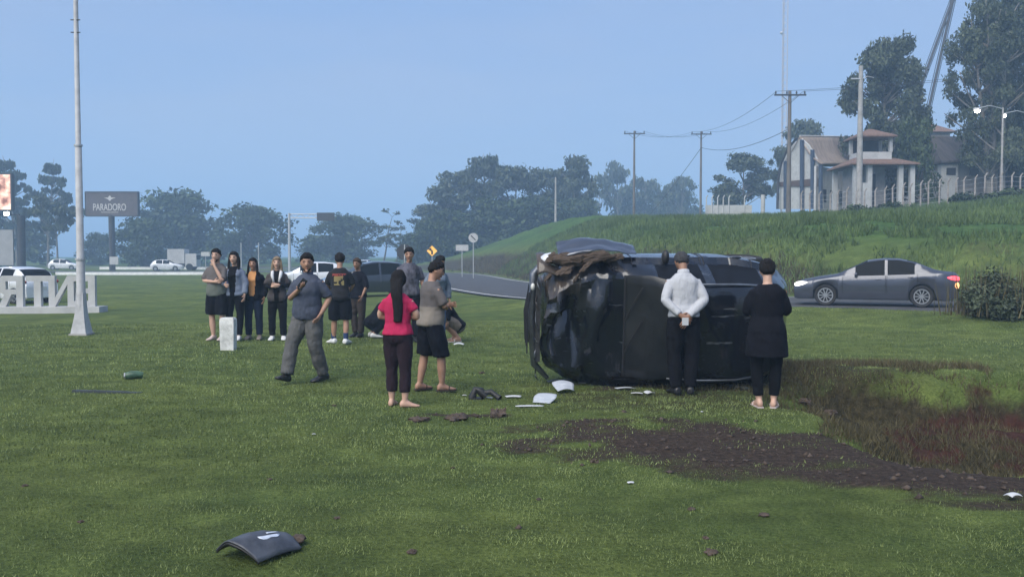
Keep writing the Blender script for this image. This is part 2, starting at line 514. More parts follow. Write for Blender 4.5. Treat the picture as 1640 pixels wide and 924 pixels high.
def lerp_tab(tab):
    xs = np.array([t[0] for t in tab]); zs = np.array([t[1] for t in tab])
    k = np.array([0.25, 0.5, 0.25])
    g = np.linspace(xs[0], xs[-1], 400); v = np.interp(g, xs, zs)
    for _ in range(40):
        v[1:-1] = np.convolve(v, k, 'same')[1:-1]
    return lambda x: float(np.interp(x, g, v))

def make_car(name, L, W, top, shoulder, plan, wheels, Rw, wind, rear, panes, paint, doors=(), zb=0.20, tumble=0.42, deform=None,
             head=True, tail=True, lit_head=None, lit_tail=None, wheels_on=True, tail_z=None, detail=True, rim_spokes=10, head_z=None, rough_hood=False, sh_in=0.955):
    """x runs from the nose (0) to the tail (L); the finished thing faces local +X"""
    top_f, sh_f, pl_f = lerp_tab(top), lerp_tab(shoulder), lerp_tab(plan)
    Ra = Rw + 0.045
    xs = set(np.round(np.linspace(0.0, L, 96), 4))
    for xw in wheels:
        for a in np.linspace(0, math.pi, 17): xs.add(round(xw + Ra * math.cos(a), 4))
    for p in list(wind) + list(rear) + [q for pp in panes for q in pp] + [q for pp in doors for q in pp]: xs.add(round(p, 4))
    xs.update([0.03, 0.08, L - 0.03, L - 0.08])
    xs = sorted(x for x in xs if 0 <= x <= L)
    xs = [x for i, x in enumerate(xs) if i == 0 or x - xs[i - 1] > 0.004]
    NR = 17
    root = empty(name)
    rings = []
    for x in xs:
        w = W * pl_f(x); t = top_f(x); sh = min(sh_f(x), t - 0.015)
        end = min(x, L - x)
        kz = 1.0 if end > 0.10 else (0.86 + 0.14 * math.sqrt(max(0, end / 0.10)))
        arch = None
        for xw in wheels:
            if abs(x - xw) < Ra: arch = Rw + math.sqrt(max(0, Ra * Ra - (x - xw) ** 2))
        zs = zb + 0.04
        yin = 0.92 * w
        if arch is not None and arch > zs: zs = arch; yin = 0.64 * w
        zs = min(zs, sh - 0.05)
        rz = sh + (t - sh) * 0.87; ry = (sh_in - 0.005) * w - tumble * (rz - sh)
        cabin = min(1, max(0, (t - sh - 0.12) / 0.2))
        ry = ry * (0.90 + 0.10 * cabin)
        zz = lambda f: zs + (sh - zs) * f
        P = [(0, zb), (yin, zb), (yin, max(zb + 0.01, zs - 0.012)), (0.955 * w, zs), (0.985 * w, zz(0.22)), (w, zz(0.45)), (w, zz(0.68)), (0.99 * w, zz(0.86)), (sh_in * w, sh)]
        for f in (0.34, 0.68): P.append(((sh_in - 0.005) * w + (ry - (sh_in - 0.005) * w) * f + 0.012 * cabin, sh + (rz - sh) * f))
        P.append((ry, rz))
        P.append((ry * 0.93, rz + (t - rz) * 0.48)); P.append((ry * 0.78, rz + (t - rz) * 0.76)); P.append((ry * 0.52, rz + (t - rz) * 0.92)); P.append((ry * 0.26, rz + (t - rz) * 0.985)); P.append((0, t))
        mid = 0.5
        P = [(y * (0.93 + 0.07 * kz if kz < 1 else 1), mid + (z - mid) * kz) for y, z in P]
        half = [Vector((L / 2 - x, y, z)) for y, z in P]
        other = [Vector((v.x, -v.y, v.z)) for v in half[1:-1]]
        rings.append(half + other[::-1])
    n = len(rings[0])
    if deform:
        rings = [[deform(v.copy()) for v in r] for r in rings]
    def cls(xm, j):
        jj = j if j < NR - 1 else n - 1 - j      # band index on either side
        side = 'l' if j < NR - 1 else 'r'
        if jj >= 11:
            if wind[0] < xm < wind[1]: return ('windscreen',)
            if rear[0] < xm < rear[1] and jj >= 12: return ('rear_window',)
            if xm < wind[0] and xm > 0.12: return ('bonnet',) if (detail and jj >= 12) else ('body',)
            return ('roof',) if (wind[1] <= xm <= rear[0] and detail) else ('body',)
        if 8 <= jj < 11:
            for k, (a, b) in enumerate(panes):
                if a < xm < b: return ('window', side, k)
        if 3 <= jj < 8:
            for k, (a, b) in enumerate(doors):
                if a < xm < b: return ('door', side, k)
        return ('body',)
    groups = {}
    for i in range(len(xs) - 1):
        xm = (xs[i] + xs[i + 1]) / 2
        for j in range(n):
            groups.setdefault(cls(xm, j), []).append((i, j))
    parts = {}
    for key, cells in groups.items():
        vid, vs, fs = {}, [], []
        def V(i, j):
            j %= n
            if (i, j) not in vid: vid[(i, j)] = len(vs); vs.append(rings[i][j])
            return vid[(i, j)]
        for i, j in cells: fs.append((V(i, j), V(i, j + 1), V(i + 1, j + 1), V(i + 1, j)))
        if key == ('body',):
            fs.append(tuple(V(0, j) for j in range(n))); fs.append(tuple(V(len(xs) - 1, j) for j in reversed(range(n))))
        mb = MB(); mb.raw(vs, fs)
        glassy = key[0] in ('windscreen', 'rear_window', 'window')
        parts[key] = mb.build(key[0], glass_m if glassy else paint, root, smooth=38)
    st = {round(x, 4): i for i, x in enumerate(xs)}
    def near(x): return min(range(len(xs)), key=lambda i: abs(xs[i] - x))
    if detail:
        for sgn in (0, 1):
            for k_, (a, b) in enumerate(doors):
                for x in (a, b):
                    i = near(x)
                    pts = []
                    for j in range(4, 9):
                        v = rings[i][j if sgn == 0 else n - j]; pts.append(v + Vector((0, 0.002 if sgn == 0 else -0.002, 0)))
                    MB().tube(pts, 0.006, 4).build('door_seam', black_m, parts.get(('door', 'l' if sgn == 0 else 'r', k_), root))
        for sgn in (0, 1):
            for (a, b) in doors:
                i = near(b - 0.20); v = rings[i][7 if sgn == 0 else n - 7]
                s_ = 1 if sgn == 0 else -1
                MB().ell(v + Vector((0, 0.012 * s_, -0.02)), (0.085, 0.016, 0.014), 10, 6).build('door_handle', paint, parts.get(('door', 'l' if sgn == 0 else 'r', doors.index((a, b))), root), smooth=180)
            i = near(wind[0] + 0.50); v = rings[i][8 if sgn == 0 else n - 8]; s_ = 1 if sgn == 0 else -1
            MB().ell(v + Vector((0, 0.10 * s_, 0.05)), (0.05, 0.10, 0.065), 12, 8).build('wing_mirror', black_m if rough_hood else paint, root, smooth=180)
        i = near(0.03); zc = head_z or sh_f(0.2) - 0.14
        for s_ in ((1, -1) if head else ()):
            hm = lit_head or lamp_m
            pts = []
            for x, dz in ((0.045, 0.0), (0.12, 0.02), (0.26, 0.045), (0.40, 0.07)):
                w = W * pl_f(x); pts.append(Vector((L / 2 - x + 0.012, s_ * (w - 0.03), zc + dz)))
            MB().tube(pts, [0.045, 0.072, 0.06, 0.022], 10).build('headlight', hm, root, smooth=180)
        tz = tail_z or sh_f(L - 0.1) - 0.10
        for s_ in ((1, -1) if tail else ()):
            tm = lit_tail or red_m
            pts = [Vector((-L / 2 + x - 0.010, s_ * (W * pl_f(L - x) - 0.025), tz + dz)) for x, dz in ((0.03, 0), (0.10, 0.01), (0.22, 0.02), (0.34, 0.03))]
            MB().tube(pts, [0.05, 0.066, 0.055, 0.015], 10).build('tail_light', tm, root, smooth=180)
        if not deform:
            MB().box((L / 2 + 0.002, 0, 0.42), (0.03, W * 0.95, 0.16)).build('grille', black_m, root)
            MB().box((-L / 2 - 0.004, 0, 0.60), (0.015, 0.40, 0.13)).build('number_plate', plate_m, root)
    if wheels_on:
        for xw in wheels:
            for s_ in (1, -1):
                car_wheel(root, Vector((L / 2 - xw, s_ * (W * pl_f(xw) - 0.115), Rw)), Rw, s_, detail, rim_spokes)
    return root

def car_wheel(root, c, Rw, s_, detail=True, spokes=10):
    mb = MB(); rr = []
    for y, r in ((-0.10, 0.80), (-0.105, 0.93), (-0.08, 0.995), (0.08, 0.995), (0.105, 0.93), (0.10, 0.80), (0.08, 0.66), (-0.08, 0.66)):
        rr.append([Vector((math.cos(a) * r * Rw, y, math.sin(a) * r * Rw)) for a in [2 * math.pi * k / 28 for k in range(28)]])
    rr.append(rr[0]); mb.rings(rr, cap=False)
    w = mb.build('wheel', tyre_m, root, smooth=40); w.location = c
    if not detail: 
        MB().tube([(0, -0.07 * 0, 0), (0, 0.075 * s_, 0)], Rw * 0.68, 20).build('rim', rim_m, w, smooth=40); return w
    rb = MB(); yo = 0.055 * s_
    rb.rings([[Vector((math.cos(a) * r * Rw, y, math.sin(a) * r * Rw)) for a in [2 * math.pi * k / 28 for k in range(28)]] for r, y in ((0.69, yo * 1.6), (0.60, yo * 1.6), (0.60, yo * 0.2), (0.69, yo * 0.2), (0.69, yo * 1.6))], cap=False)
    for k in range(spokes):
        a = 2 * math.pi * k / spokes
        m = Matrix.Rotation(-a, 3, 'Y')
        rb.box(m @ Vector((0.36 * Rw, yo * 1.25, 0)), (0.54 * Rw, 0.03, 0.085 * Rw), m)
    rb.tube([(0, yo * 0.4, 0), (0, yo * 1.6, 0)], 0.13 * Rw, 12)
    rb.build('rim', rim_m, w, smooth=40)
    MB().tube([(0, -0.02, 0), (0, yo * 0.3, 0)], 0.62 * Rw, 20).build('brake_disc', black_m, w)
    return w

SEDAN = dict(L=4.62, W=0.885,
    top=[(0, .70), (.25, .80), (.8, .92), (1.28, .99), (1.75, 1.22), (2.15, 1.42), (2.6, 1.475), (3.0, 1.465), (3.45, 1.36), (3.95, 1.14), (4.15, 1.09), (4.5, 1.06), (4.62, .98)],
    shoulder=[(0, .60), (.3, .74), (1.2, .90), (2.4, .94), (3.6, .99), (4.2, 1.02), (4.62, .95)],
    plan=[(0, .74), (.2, .90), (.6, .985), (1.5, 1.0), (3.4, 1.0), (4.2, .95), (4.5, .86), (4.62, .78)],
    wheels=(.93, 3.62), Rw=.325, wind=(1.32, 2.12), rear=(3.22, 3.92), panes=((1.78, 2.60), (2.68, 3.42)), doors=((1.42, 2.62), (2.66, 3.50)), head_z=.64, tail_z=.86)
HATCH = dict(L=3.85, W=0.83,
    top=[(0, .66), (.2, .76), (.6, .86), (1.02, .93), (1.35, 1.13), (1.72, 1.37), (2.1, 1.455), (2.7, 1.45), (3.2, 1.39), (3.48, 1.25), (3.72, .98), (3.85, .84)],
    shoulder=[(0, .58), (.3, .71), (1.0, .86), (2.2, .90), (3.3, .95), (3.85, .80)],
    plan=[(0, .76), (.2, .91), (.6, .985), (1.5, 1.0), (3.0, 1.0), (3.6, .93), (3.85, .84)],
    wheels=(.78, 3.2), Rw=.29, wind=(1.06, 1.74), rear=(3.26, 3.70), panes=((1.48, 2.28), (2.36, 3.12)), doors=((1.16, 2.30), (2.34, 3.05)), head_z=.62, tail_z=.86)

def paint_mat(name, col, metal=0.3, rough=0.3, dirt=0.0):
    return mat(name, col, rough, metal=metal, var=0.06 + dirt, scale=3.0, coat=1.0)

def place(o, p, rz): o.location = p; o.rotation_euler = (0, 0, rz)

# moving grey sedan on the road: nose to the left, lamps lit
head_lit = mat('headlamp_lit', (0.9, 0.9, 0.85), 0.2, emit=(1.0, 0.95, 0.85), estr=1.0)
tail_lit = mat('taillamp_lit', (0.6, 0.03, 0.03), 0.25, emit=(1.0, 0.05, 0.07), estr=1.3)
c = at(1399, 487, 26.6)
sed = make_car('sedan_car', paint=paint_mat('grey_paint', (0.055, 0.061, 0.082), 0.35, 0.28), lit_head=head_lit, lit_tail=tail_lit, **SEDAN)
place(sed, (c.x, c.y, float(base_h(np.array([c.x]), np.array([c.y]))[0]) + 0.02), math.pi - R(22))
sed.scale = (.98, .98, .98)
tag(sed, 'dark grey sedan driving along the road with headlight and red tail light lit', 'car')
# brake glow housing under the lamp
for s_ in (1, -1):
    MB().ell((-2.25, s_ * 0.70, 0.66), (0.06, 0.10, 0.10), 12, 8).build('turn_signal', mat('amber_lit', (0.6, 0.3, 0.1), 0.3, emit=(1.0, 0.45, 0.16), estr=.8), sed, smooth=180)

white_p = paint_mat('white_paint', (0.66, 0.67, 0.70), 0.0, 0.35)
def gpt(px, Y, py=430):
    p = at(px, py, Y); return Vector((p.x, p.y, Hs(p.x, p.y)))
wc = make_car('hatchback_car', paint=white_p, rim_spokes=5, **HATCH)
place(wc, gpt(17, 35.5), math.pi - R(26))
tag(wc, 'white hatchback parked behind the large white letters', 'car')
w2 = copy_tree(wc); w2.name = 'hatchback_car'
place(w2, gpt(494, 47), R(196)); w2.scale = (1.06, 1.06, 1.02)
tag(w2, 'white hatchback parked on the lawn edge behind the standing women', 'car')
dk = make_car('hatchback_car', paint=paint_mat('dark_paint', (0.022, 0.026, 0.036), 0.3, 0.25), lit_tail=tail_lit, rim_spokes=5, **HATCH)
place(dk, gpt(588, 36), math.pi + R(20))
tag(dk, 'dark hatchback with a red tail light lit, parked behind the bystanders', 'car')
far = make_car('hatchback_car', paint=white_p, detail=False, **HATCH)
place(far, gpt(587, 116), R(80)); tag(far, 'small white car driving away on the far road', 'car')
# ------------------------------------------------------------------ the overturned car
def wreck_paint():
    m = bpy.data.materials.new('wreck_paint'); m.use_nodes = True
    n, l = m.node_tree.nodes, m.node_tree.links
    b = n['Principled BSDF']; b.inputs['Metallic'].default_value = 0.25; b.inputs['Coat Weight'].default_value = 0.8; b.inputs['Coat Roughness'].default_value = 0.10
    tc = n.new('ShaderNodeTexCoord'); sep = n.new('ShaderNodeSeparateXYZ'); l.new(tc.outputs['Object'], sep.inputs[0])
    def nz(s, d=6, r=0.65):
        t = n.new('ShaderNodeTexNoise'); t.inputs['Scale'].default_value = s; t.inputs['Detail'].default_value = d; t.inputs['Roughness'].default_value = r
        l.new(tc.outputs['Object'], t.inputs['Vector']); return t.outputs['Fac']
    def mth(op, a, c):
        t = n.new('ShaderNodeMath'); t.operation = op
        for k, v in enumerate((a, c)):
            if isinstance(v, (int, float)): t.inputs[k].default_value = v
            else: l.new(v, t.inputs[k])
        return t.outputs[0]
    def rng(v, a, c):
        t = n.new('ShaderNodeMapRange'); t.interpolation_type = 'SMOOTHSTEP'; l.new(v, t.inputs[0]); t.inputs[1].default_value = a; t.inputs[2].default_value = c; return t.outputs[0]
    # mud thrown over the nose, thickest on its right side
    f = mth('ADD', mth('MULTIPLY', sep.outputs['X'], 0.85), mth('MULTIPLY', sep.outputs['Y'], -0.75))
    f = mth('ADD', f, mth('MULTIPLY', mth('SUBTRACT', nz(2.6), 0.5), 2.4))
    mud = mth('MULTIPLY', rng(f, 1.15, 1.9), rng(nz(9, 8, 0.75), 0.30, 0.50))
    dust = rng(nz(1.7, 8, 0.7), 0.42, 0.75)
    scr = n.new('ShaderNodeTexNoise'); scr.inputs['Scale'].default_value = 3.0; scr.inputs['Detail'].default_value = 8
    mp = n.new('ShaderNodeMapping'); mp.inputs['Scale'].default_value = (1.1, 5, 2.0); mp.inputs['Rotation'].default_value = (0, 0, 0.5); l.new(tc.outputs['Object'], mp.inputs['Vector']); l.new(mp.outputs['Vector'], scr.inputs['Vector'])
    scrf = rng(scr.outputs['Fac'], 0.63, 0.72)
    def mix(f_, a, c):
        x = n.new('ShaderNodeMix'); x.data_type = 'RGBA'; l.new(f_, x.inputs[0])
        if isinstance(a, tuple): x.inputs[6].default_value = (*a, 1)
        else: l.new(a, x.inputs[6])
        x.inputs[7].default_value = (*c, 1); return x.outputs[2]
    col = mix(dust, (0.006, 0.008, 0.014), (0.022, 0.024, 0.030))
    col = mix(scrf, col, (0.09, 0.10, 0.115))
    col = mix(mud, col, (0.075, 0.056, 0.043))
    l.new(col, b.inputs['Base Color'])
    rr = mth('ADD', mth('MULTIPLY', dust, 0.25), 0.20); rr = mth('ADD', rr, mth('MULTIPLY', mud, 0.5)); l.new(rr, b.inputs['Roughness'])
    bp = n.new('ShaderNodeBump'); bp.inputs['Strength'].default_value = 0.7; bp.inputs['Distance'].default_value = 0.02
    l.new(mth('ADD', mth('MULTIPLY', mth('MULTIPLY', mud, nz(24, 6)), 1.2), mth('MULTIPLY', nz(5), 0.35)), bp.inputs['Height']); l.new(bp.outputs['Normal'], b.inputs['Normal'])
    return m
wp = wreck_paint()
WL = 3.30
def crumple(v):
    fx = (v.x + WL / 2) / WL                       # 1 at the nose
    nose = max(0, (fx - 0.66) / 0.34)
    n1 = mnoise.noise(v * 2.1 + Vector((4, 1, 7))); n2 = mnoise.noise(v * 4.7 + Vector((9, 3, 2)))
    r1 = 1 - abs(mnoise.noise(v * 3.1 + Vector((1, 8, 5)))) * 2
    k = nose ** .8
    if v.z > 0.45:
        n3 = 1 - abs(mnoise.noise(v * 6.3 + Vector((3, 2, 8)))) * 2
        n4 = 1 - abs(mnoise.noise(v * 9.5 + Vector((5, 1, 3)))) * 2
        v.z += k * (0.13 * n1 + 0.07 * n2 + 0.10 * r1 + .055 * n3 + .022 * n4) - 0.10 * k * k * max(0, v.y)
        v.z += 0.09 * math.exp(-((v.x - .95 - .25 * v.y) / 0.10) ** 2) * math.cos(v.y * 1.8) * (fx > .6) - 0.07 * math.exp(-((v.x - 1.2 + .3 * v.y) / 0.09) ** 2) * (fx > .6)
        if fx < 0.66: v.z += 0.03 * n1 + 0.014 * n2 - 0.05 * math.exp(-((v.x + 0.2) ** 2 + (v.y - 0.35) ** 2) / 0.12) * (v.z > 1.1)
    v.x -= k * (0.10 + 0.12 * n1 + 0.05 * n2)
    v.y += k * (0.06 * n2 + 0.05 * n1) + 0.012 * n1
    return v
WSPEC = dict(HATCH); WSPEC.update(L=WL, W=0.87)
WSPEC.update(top=[(0, .72), (.18, .82), (.6, .90), (1.10, .96), (1.42, 1.15), (1.70, 1.36), (2.0, 1.43), (2.45, 1.43), (2.75, 1.37), (2.96, 1.22), (3.18, .98), (3.30, .80)],
    plan=[(0, .60), (.15, .78), (.35, .90), (.7, .975), (1.4, 1.0), (2.4, 1.0), (2.85, .93), (3.15, .80), (3.30, .62)], shoulder=[(0, .58), (.3, .71), (1.0, .84), (2.0, .86), (2.8, .90), (3.30, .74)],
    wheels=(.76, 2.80), wind=(1.12, 1.72), rear=(2.78, 3.16), panes=((1.50, 2.06), (2.18, 2.80)), doors=((1.22, 2.10), (2.14, 2.75)), sh_in=0.895, tumble=0.40)
wr = make_car('wrecked_car', paint=wp, deform=crumple, head=False, tail=False, rough_hood=True, **WSPEC)
ROLL = R(97)
yaw = R(3)
# roll about the long axis so that the left side lies on the lawn and the roof faces the camera, nose to the left
M = Matrix.Rotation(math.pi + yaw, 4, 'Z') @ Matrix.Rotation(-ROLL, 4, 'X')
wr.rotation_euler = M.to_euler()
zmin = 1e9
for ch in wr.children:
    if ch.name.startswith(('body', 'door', 'window', 'roof', 'bonnet')):
        for v in ch.data.vertices:
            q = M @ v.co
            if q.z < zmin: zmin = q.z
wpos = at(1040, 560, 12.05)
wr.location = (wpos.x, wpos.y, Hs(wpos.x, wpos.y - 0.3) - zmin - 0.05)
tag(wr, 'dark hatchback wreck lying on its side with a crushed muddy bonnet', 'car')
# parts that the crash exposed: grille bars, radiator, lamps hanging, torn wing, mud
steel = mat('bare_steel', (0.16, 0.17, 0.19), 0.4, metal=0.8, var=0.3, scale=6)
hx = WL / 2
for k in range(7):
    z = 0.40 + 0.055 * k
    j = random.uniform
    MB().tube([(hx + 0.05 + j(-.02, .03), -0.42 + j(-.05, .05), z), (hx + 0.10 + j(-.02, .03), -0.1, z + j(-.02, .02)), (hx + 0.09 + j(-.03, .04), 0.32 + j(-.1, .1), z + j(-.02, .03))], 0.009, 5).build('grille_bar', black_m, wr)
MB().box((hx - 0.05, 0.0, 0.50), (0.06, 1.05, 0.36)).build('radiator', mat('radiator', (0.03, 0.03, 0.032), 0.6, var=0.4, scale=40, bump=0.5, bscale=120), wr)
rb = MB(); rb.tube([(hx - 0.16, -0.80, 0.52), (hx - 0.0, -0.62, 0.55), (hx + 0.03, 0, 0.56), (hx - 0.02, 0.6, 0.52), (hx - 0.2, 0.80, 0.46)], [0.04, 0.055, 0.055, 0.05, 0.03], 8)
rb.build('bumper_beam', steel, wr, smooth=60)
def sheet(name, fn, nu, nv, m, parent, thick=0.006, smooth=50):
    g_ = [[Vector(fn(u / nu, v / nv)) for v in range(nv + 1)] for u in range(nu + 1)]
    vs = [p for r in g_ for p in r]; fs = []
    for u in range(nu):
        for v in range(nv):
            a = u * (nv + 1) + v; fs.append((a, a + 1, a + nv + 2, a + nv + 1))
    me = MB().raw(vs, fs).mesh(name, smooth)
    o = link(name, me, m, parent)
    md = o.modifiers.new('thickness', 'SOLIDIFY'); md.thickness = thick; md.offset = 0
    return o
# right front wing torn loose, sticking up behind the bonnet (local -Y is up in the world)
def wing(u, v):
    x = hx - 0.28 - 1.0 * u
    y = -0.86 - 0.10 * math.sin(math.pi * min(1, u * 1.1) * .85) - (0.17 - .09 * u) * v + .03 * mnoise.noise(Vector((u * 5, v * 3, 1)))
    z = 0.93 - (0.36 - .12 * u) * v - .10 * u * u + .03 * mnoise.noise(Vector((u * 6, v * 4, 7)))
    return (x, y, z)
sheet('torn_wing', wing, 18, 8, paint_mat('wing_paint', (0.06, 0.07, 0.095), 0.4, 0.28), wr)
def wing2(u, v):
    a = v * 1.5 - 0.3
    return (hx - 0.02 - 0.30 * u, -0.70 - 0.20 * math.sin(a) * (1 - 0.4 * u) - 0.03 * math.sin(5 * u), 0.66 + 0.22 * math.cos(a) - 0.16 * v)
sheet('wing_corner', wing2, 8, 10, wp, wr)
MB().ell((hx - 0.20, -0.80, 0.70), (0.15, 0.11, 0.10), 12, 8).build('headlight_housing', lamp_m, wr, smooth=180)
MB().ell((hx + 0.02, -0.46, 0.66), (0.03, 0.05, 0.03), 8, 6).build('lamp_bulb', plate_m, wr, smooth=180)
def clod_mesh(name, r, seed, flat=0.6, nu=18, nv=12, amp=0.35):
    mb = MB(); mb.ell((0, 0, 0), (r, r, r * flat), nu, nv)
    mb.v = [tuple(Vector(v) * (1 + amp * mnoise.fractal(Vector(v) * (2.2 / r) + Vector((seed, seed * 2, 3)), 0.9, 2.0, 4))) for v in mb.v]
    return mb
mud_m = mat('mud', (0.040, 0.029, 0.023), 0.95, col2=(0.085, 0.062, 0.048), scale=14, bump=0.8, bscale=30)
for k, (x, y, z, r, sx_) in enumerate(((hx - .42, -.84, .90, .11, 2.2), (hx - .74, -.88, .92, .09, 2.4), (hx - .98, -.86, .90, .06, 2.0), (hx - .36, -.70, .94, .07, 1.6), (hx - .20, -.84, .78, .08, 1.2), (hx - .62, -.76, .97, .05, 2.0), (hx - .16, -.62, .86, .05, 1.3), (hx - .5, -.62, .97, .035, 2.0))):
    o = clod_mesh('mud_clump', r, k * 3.1, 0.6, 22, 14, .5).build('mud_clump', mud_m, wr, smooth=60); o.location = (x, y, z)
    o.rotation_euler = (0.2 * k, 0.1, 0.15 * k); o.scale = (sx_, 0.75, .8)
# windscreen: crazed grey laminate
scr = [c_ for c_ in wr.children if c_.name.startswith('windscreen')][0]
scr.data.materials.clear(); scr.data.materials.append(mat('crazed_glass', (0.006, 0.007, 0.010), 0.3, col2=(0.020, 0.021, 0.023), scale=1.3, bump=0.10, bscale=14))
for sel in (max, min):
    xe_ = sel(v.co.x for v in scr.data.vertices)
    row = sorted((v.co.copy() for v in scr.data.vertices if abs(v.co.x - xe_) < .02), key=lambda q: q.y)
    if len(row) > 3: MB().tube([q + Vector((0, 0, .004)) for q in row], .016, 6).build('screen_seal', black_m, wr)
for k in range(2):
    MB().tube([(.52, -.10 + .42 * k, 1.02), (.44, -.32 + .42 * k, 1.10), (.34, -.52 + .42 * k, 1.14)], .010, 5).build('wiper', black_m, wr)
def shard_fn(cx_, cy_, cz_, L_, w_, a_):
    return lambda u, v: (cx_ + .02 * math.sin(5 * u), cy_ + (u - .5) * L_ * math.cos(a_) + (v - .5) * w_ * (1 - u) , cz_ + (u - .5) * L_ * math.sin(a_) + .03 * math.sin(4 * u) + .01 * v)
for k in range(7):
    sheet('torn_metal', shard_fn(hx - .06 + .05 * random.random(), -.72 + .24 * k, .62 + .12 * random.random(), .16 + .12 * random.random(), .06 + .05 * random.random(), random.uniform(-.6, 1.2)), 6, 2, steel if k % 2 else wp, wr, .004)
cabin_shade_m = mat('cabin_shade_pane', (0.006, 0.007, 0.010), 0.5, spec=0.15, bump=0.2, bscale=6)  # opaque dark panes: the unlit cabin's shade is put into their colour
for c_ in wr.children:
    if c_.name.startswith(('window', 'rear_window')): c_.data.materials.clear(); c_.data.materials.append(cabin_shade_m)
roof = [c_ for c_ in wr.children if c_.name.startswith('roof')][0]
# roof rails of bright trim
for s_ in (-1, 1):
    MB().tube([(0.05, s_ * .59, 1.33), (-.35, s_ * .60, 1.395), (-.8, s_ * .60, 1.385), (-1.12, s_ * .57, 1.30)], 0.014, 6).build('roof_trim', steel, wr, smooth=60)
MB().box((0, 0, 0.19), (2.9, 1.2, 0.10)).build('floor_pan', black_m, wr)
# ------------------------------------------------------------------ trees, shrubs, grass
bark_m = mat('bark', (0.075, 0.062, 0.052), 0.95, var=0.35, scale=3, bump=0.6, bscale=14, stretch=(1, 1, 0.25))
pale_bark = mat('pale_bark', (0.17, 0.155, 0.14), 0.9, var=0.35, scale=2, bump=0.4, bscale=10, stretch=(1, 1, 0.2))
leaf_dark = leaf_mat('leaf_dark', (0.016, 0.030, 0.012), (0.060, 0.090, 0.034))
leaf_euc = leaf_mat('leaf_eucalypt', (0.022, 0.034, 0.020), (0.085, 0.105, 0.060))
leaf_pine = leaf_mat('leaf_pine', (0.012, 0.024, 0.012), (0.045, 0.068, 0.030))

def leaves_mesh(name, clumps, per, size, seed, droop=0.0):
    """clumps: rows of (x, y, z, rx, ry, rz); many small leaf faces spread through each clump's volume"""
    r = np.random.default_rng(seed)
    C = np.asarray(clumps, float)
    vol = (C[:, 3] * C[:, 4] * C[:, 5]) ** (2 / 3.); cnt = np.maximum(12, (per * vol / vol.mean())).astype(int)
    idx = np.repeat(np.arange(len(C)), cnt); N = len(idx)
    d = r.normal(size=(N, 3)); d /= np.linalg.norm(d, axis=1)[:, None]
    rad = r.random(N) ** 0.5 * (1 + 0.45 * r.random(N) ** 4)
    # uneven outline: radius varies with direction
    lump = 0.72 + 0.5 * vnoise(d[:, 0] * 2.3 + idx * 7.1, d[:, 1] * 2.3 + d[:, 2] * 3.1 + idx, seed)
    P = C[idx, :3] + d * C[idx, 3:6] * (rad * lump)[:, None]
    nrm = r.normal(size=(N, 3)) + np.array([0, 0, 0.7]) + 0.6 * d; nrm /= np.linalg.norm(nrm, axis=1)[:, None]
    t = np.cross(nrm, r.normal(size=(N, 3))); t /= np.linalg.norm(t, axis=1)[:, None]
    t[:, 2] -= droop; b = np.cross(nrm, t)
    s = size * (0.55 + 0.9 * r.random(N))
    t = t * s[:, None]; b = b * (s * 0.5)[:, None]
    V = np.stack([P - t, P + b, P + t, P - b], 1).reshape(-1, 3)
    F = np.arange(4 * N).reshape(N, 4)
    me = np_mesh(name, V, F, 4)
    ctint = r.random(len(C))
    tint = np.clip(0.05 + 0.75 * ctint[idx] + 0.4 * (r.random(N) - 0.5) + 0.12, 0, 1)
    set_tint(me, np.repeat(tint, 4))
    return me

def branch(mb, p, d, length, r0, rng_, bend=0.2, n=5, sides=6, r1=None):
    p = Vector(p); d = Vector(d).normalized(); pts = [p.copy()]; rad = [r0]; r1 = r1 if r1 is not None else r0 * 0.3
    for k in range(n):
        d = (d + Vector((rng_.uniform(-1, 1), rng_.uniform(-1, 1), rng_.uniform(-0.4, 0.9))) * bend).normalized()
        p = p + d * (length / n); pts.append(p.copy()); rad.append(r0 + (r1 - r0) * (k + 1) / n)
    mb.tube(pts, rad, sides); return pts

def tree_round(seed, h=13, w=15, size=0.42, lm=None, trunk_f=0.28, per=150, nclump=34):
    g_ = random.Random(seed); tb = MB(); th = h * trunk_f
    branch(tb, (0, 0, -0.5), (0, 0, 1), th + 0.5, 0.35 * h / 12, g_, 0.05, 4, 9, 0.26 * h / 12)
    cl = []
    for k in range(nclump):
        a = g_.uniform(0, 2 * math.pi); q = math.sqrt(g_.random()); zf = g_.random()
        rr = q * (w / 2) * (math.sqrt(max(0.05, 1 - (zf * 0.94) ** 2)))
        z = th * 0.45 + (h - th * 0.45) * zf * 0.92
        c = (math.cos(a) * rr, math.sin(a) * rr, z)
        s = g_.uniform(0.10, 0.19) * w
        cl.append((*c, s, s, s * 0.62))
        if k % 3 == 0:
            branch(tb, (0, 0, th * g_.uniform(.7, 1)), Vector(c) - Vector((0, 0, th * 0.9)), (Vector(c) - Vector((0, 0, th * 0.9))).length, 0.13 * h / 12, g_, 0.10, 5)
    return tb.mesh('trunk', 180), leaves_mesh('crown', cl, per, size, seed), (bark_m, lm or leaf_dark)

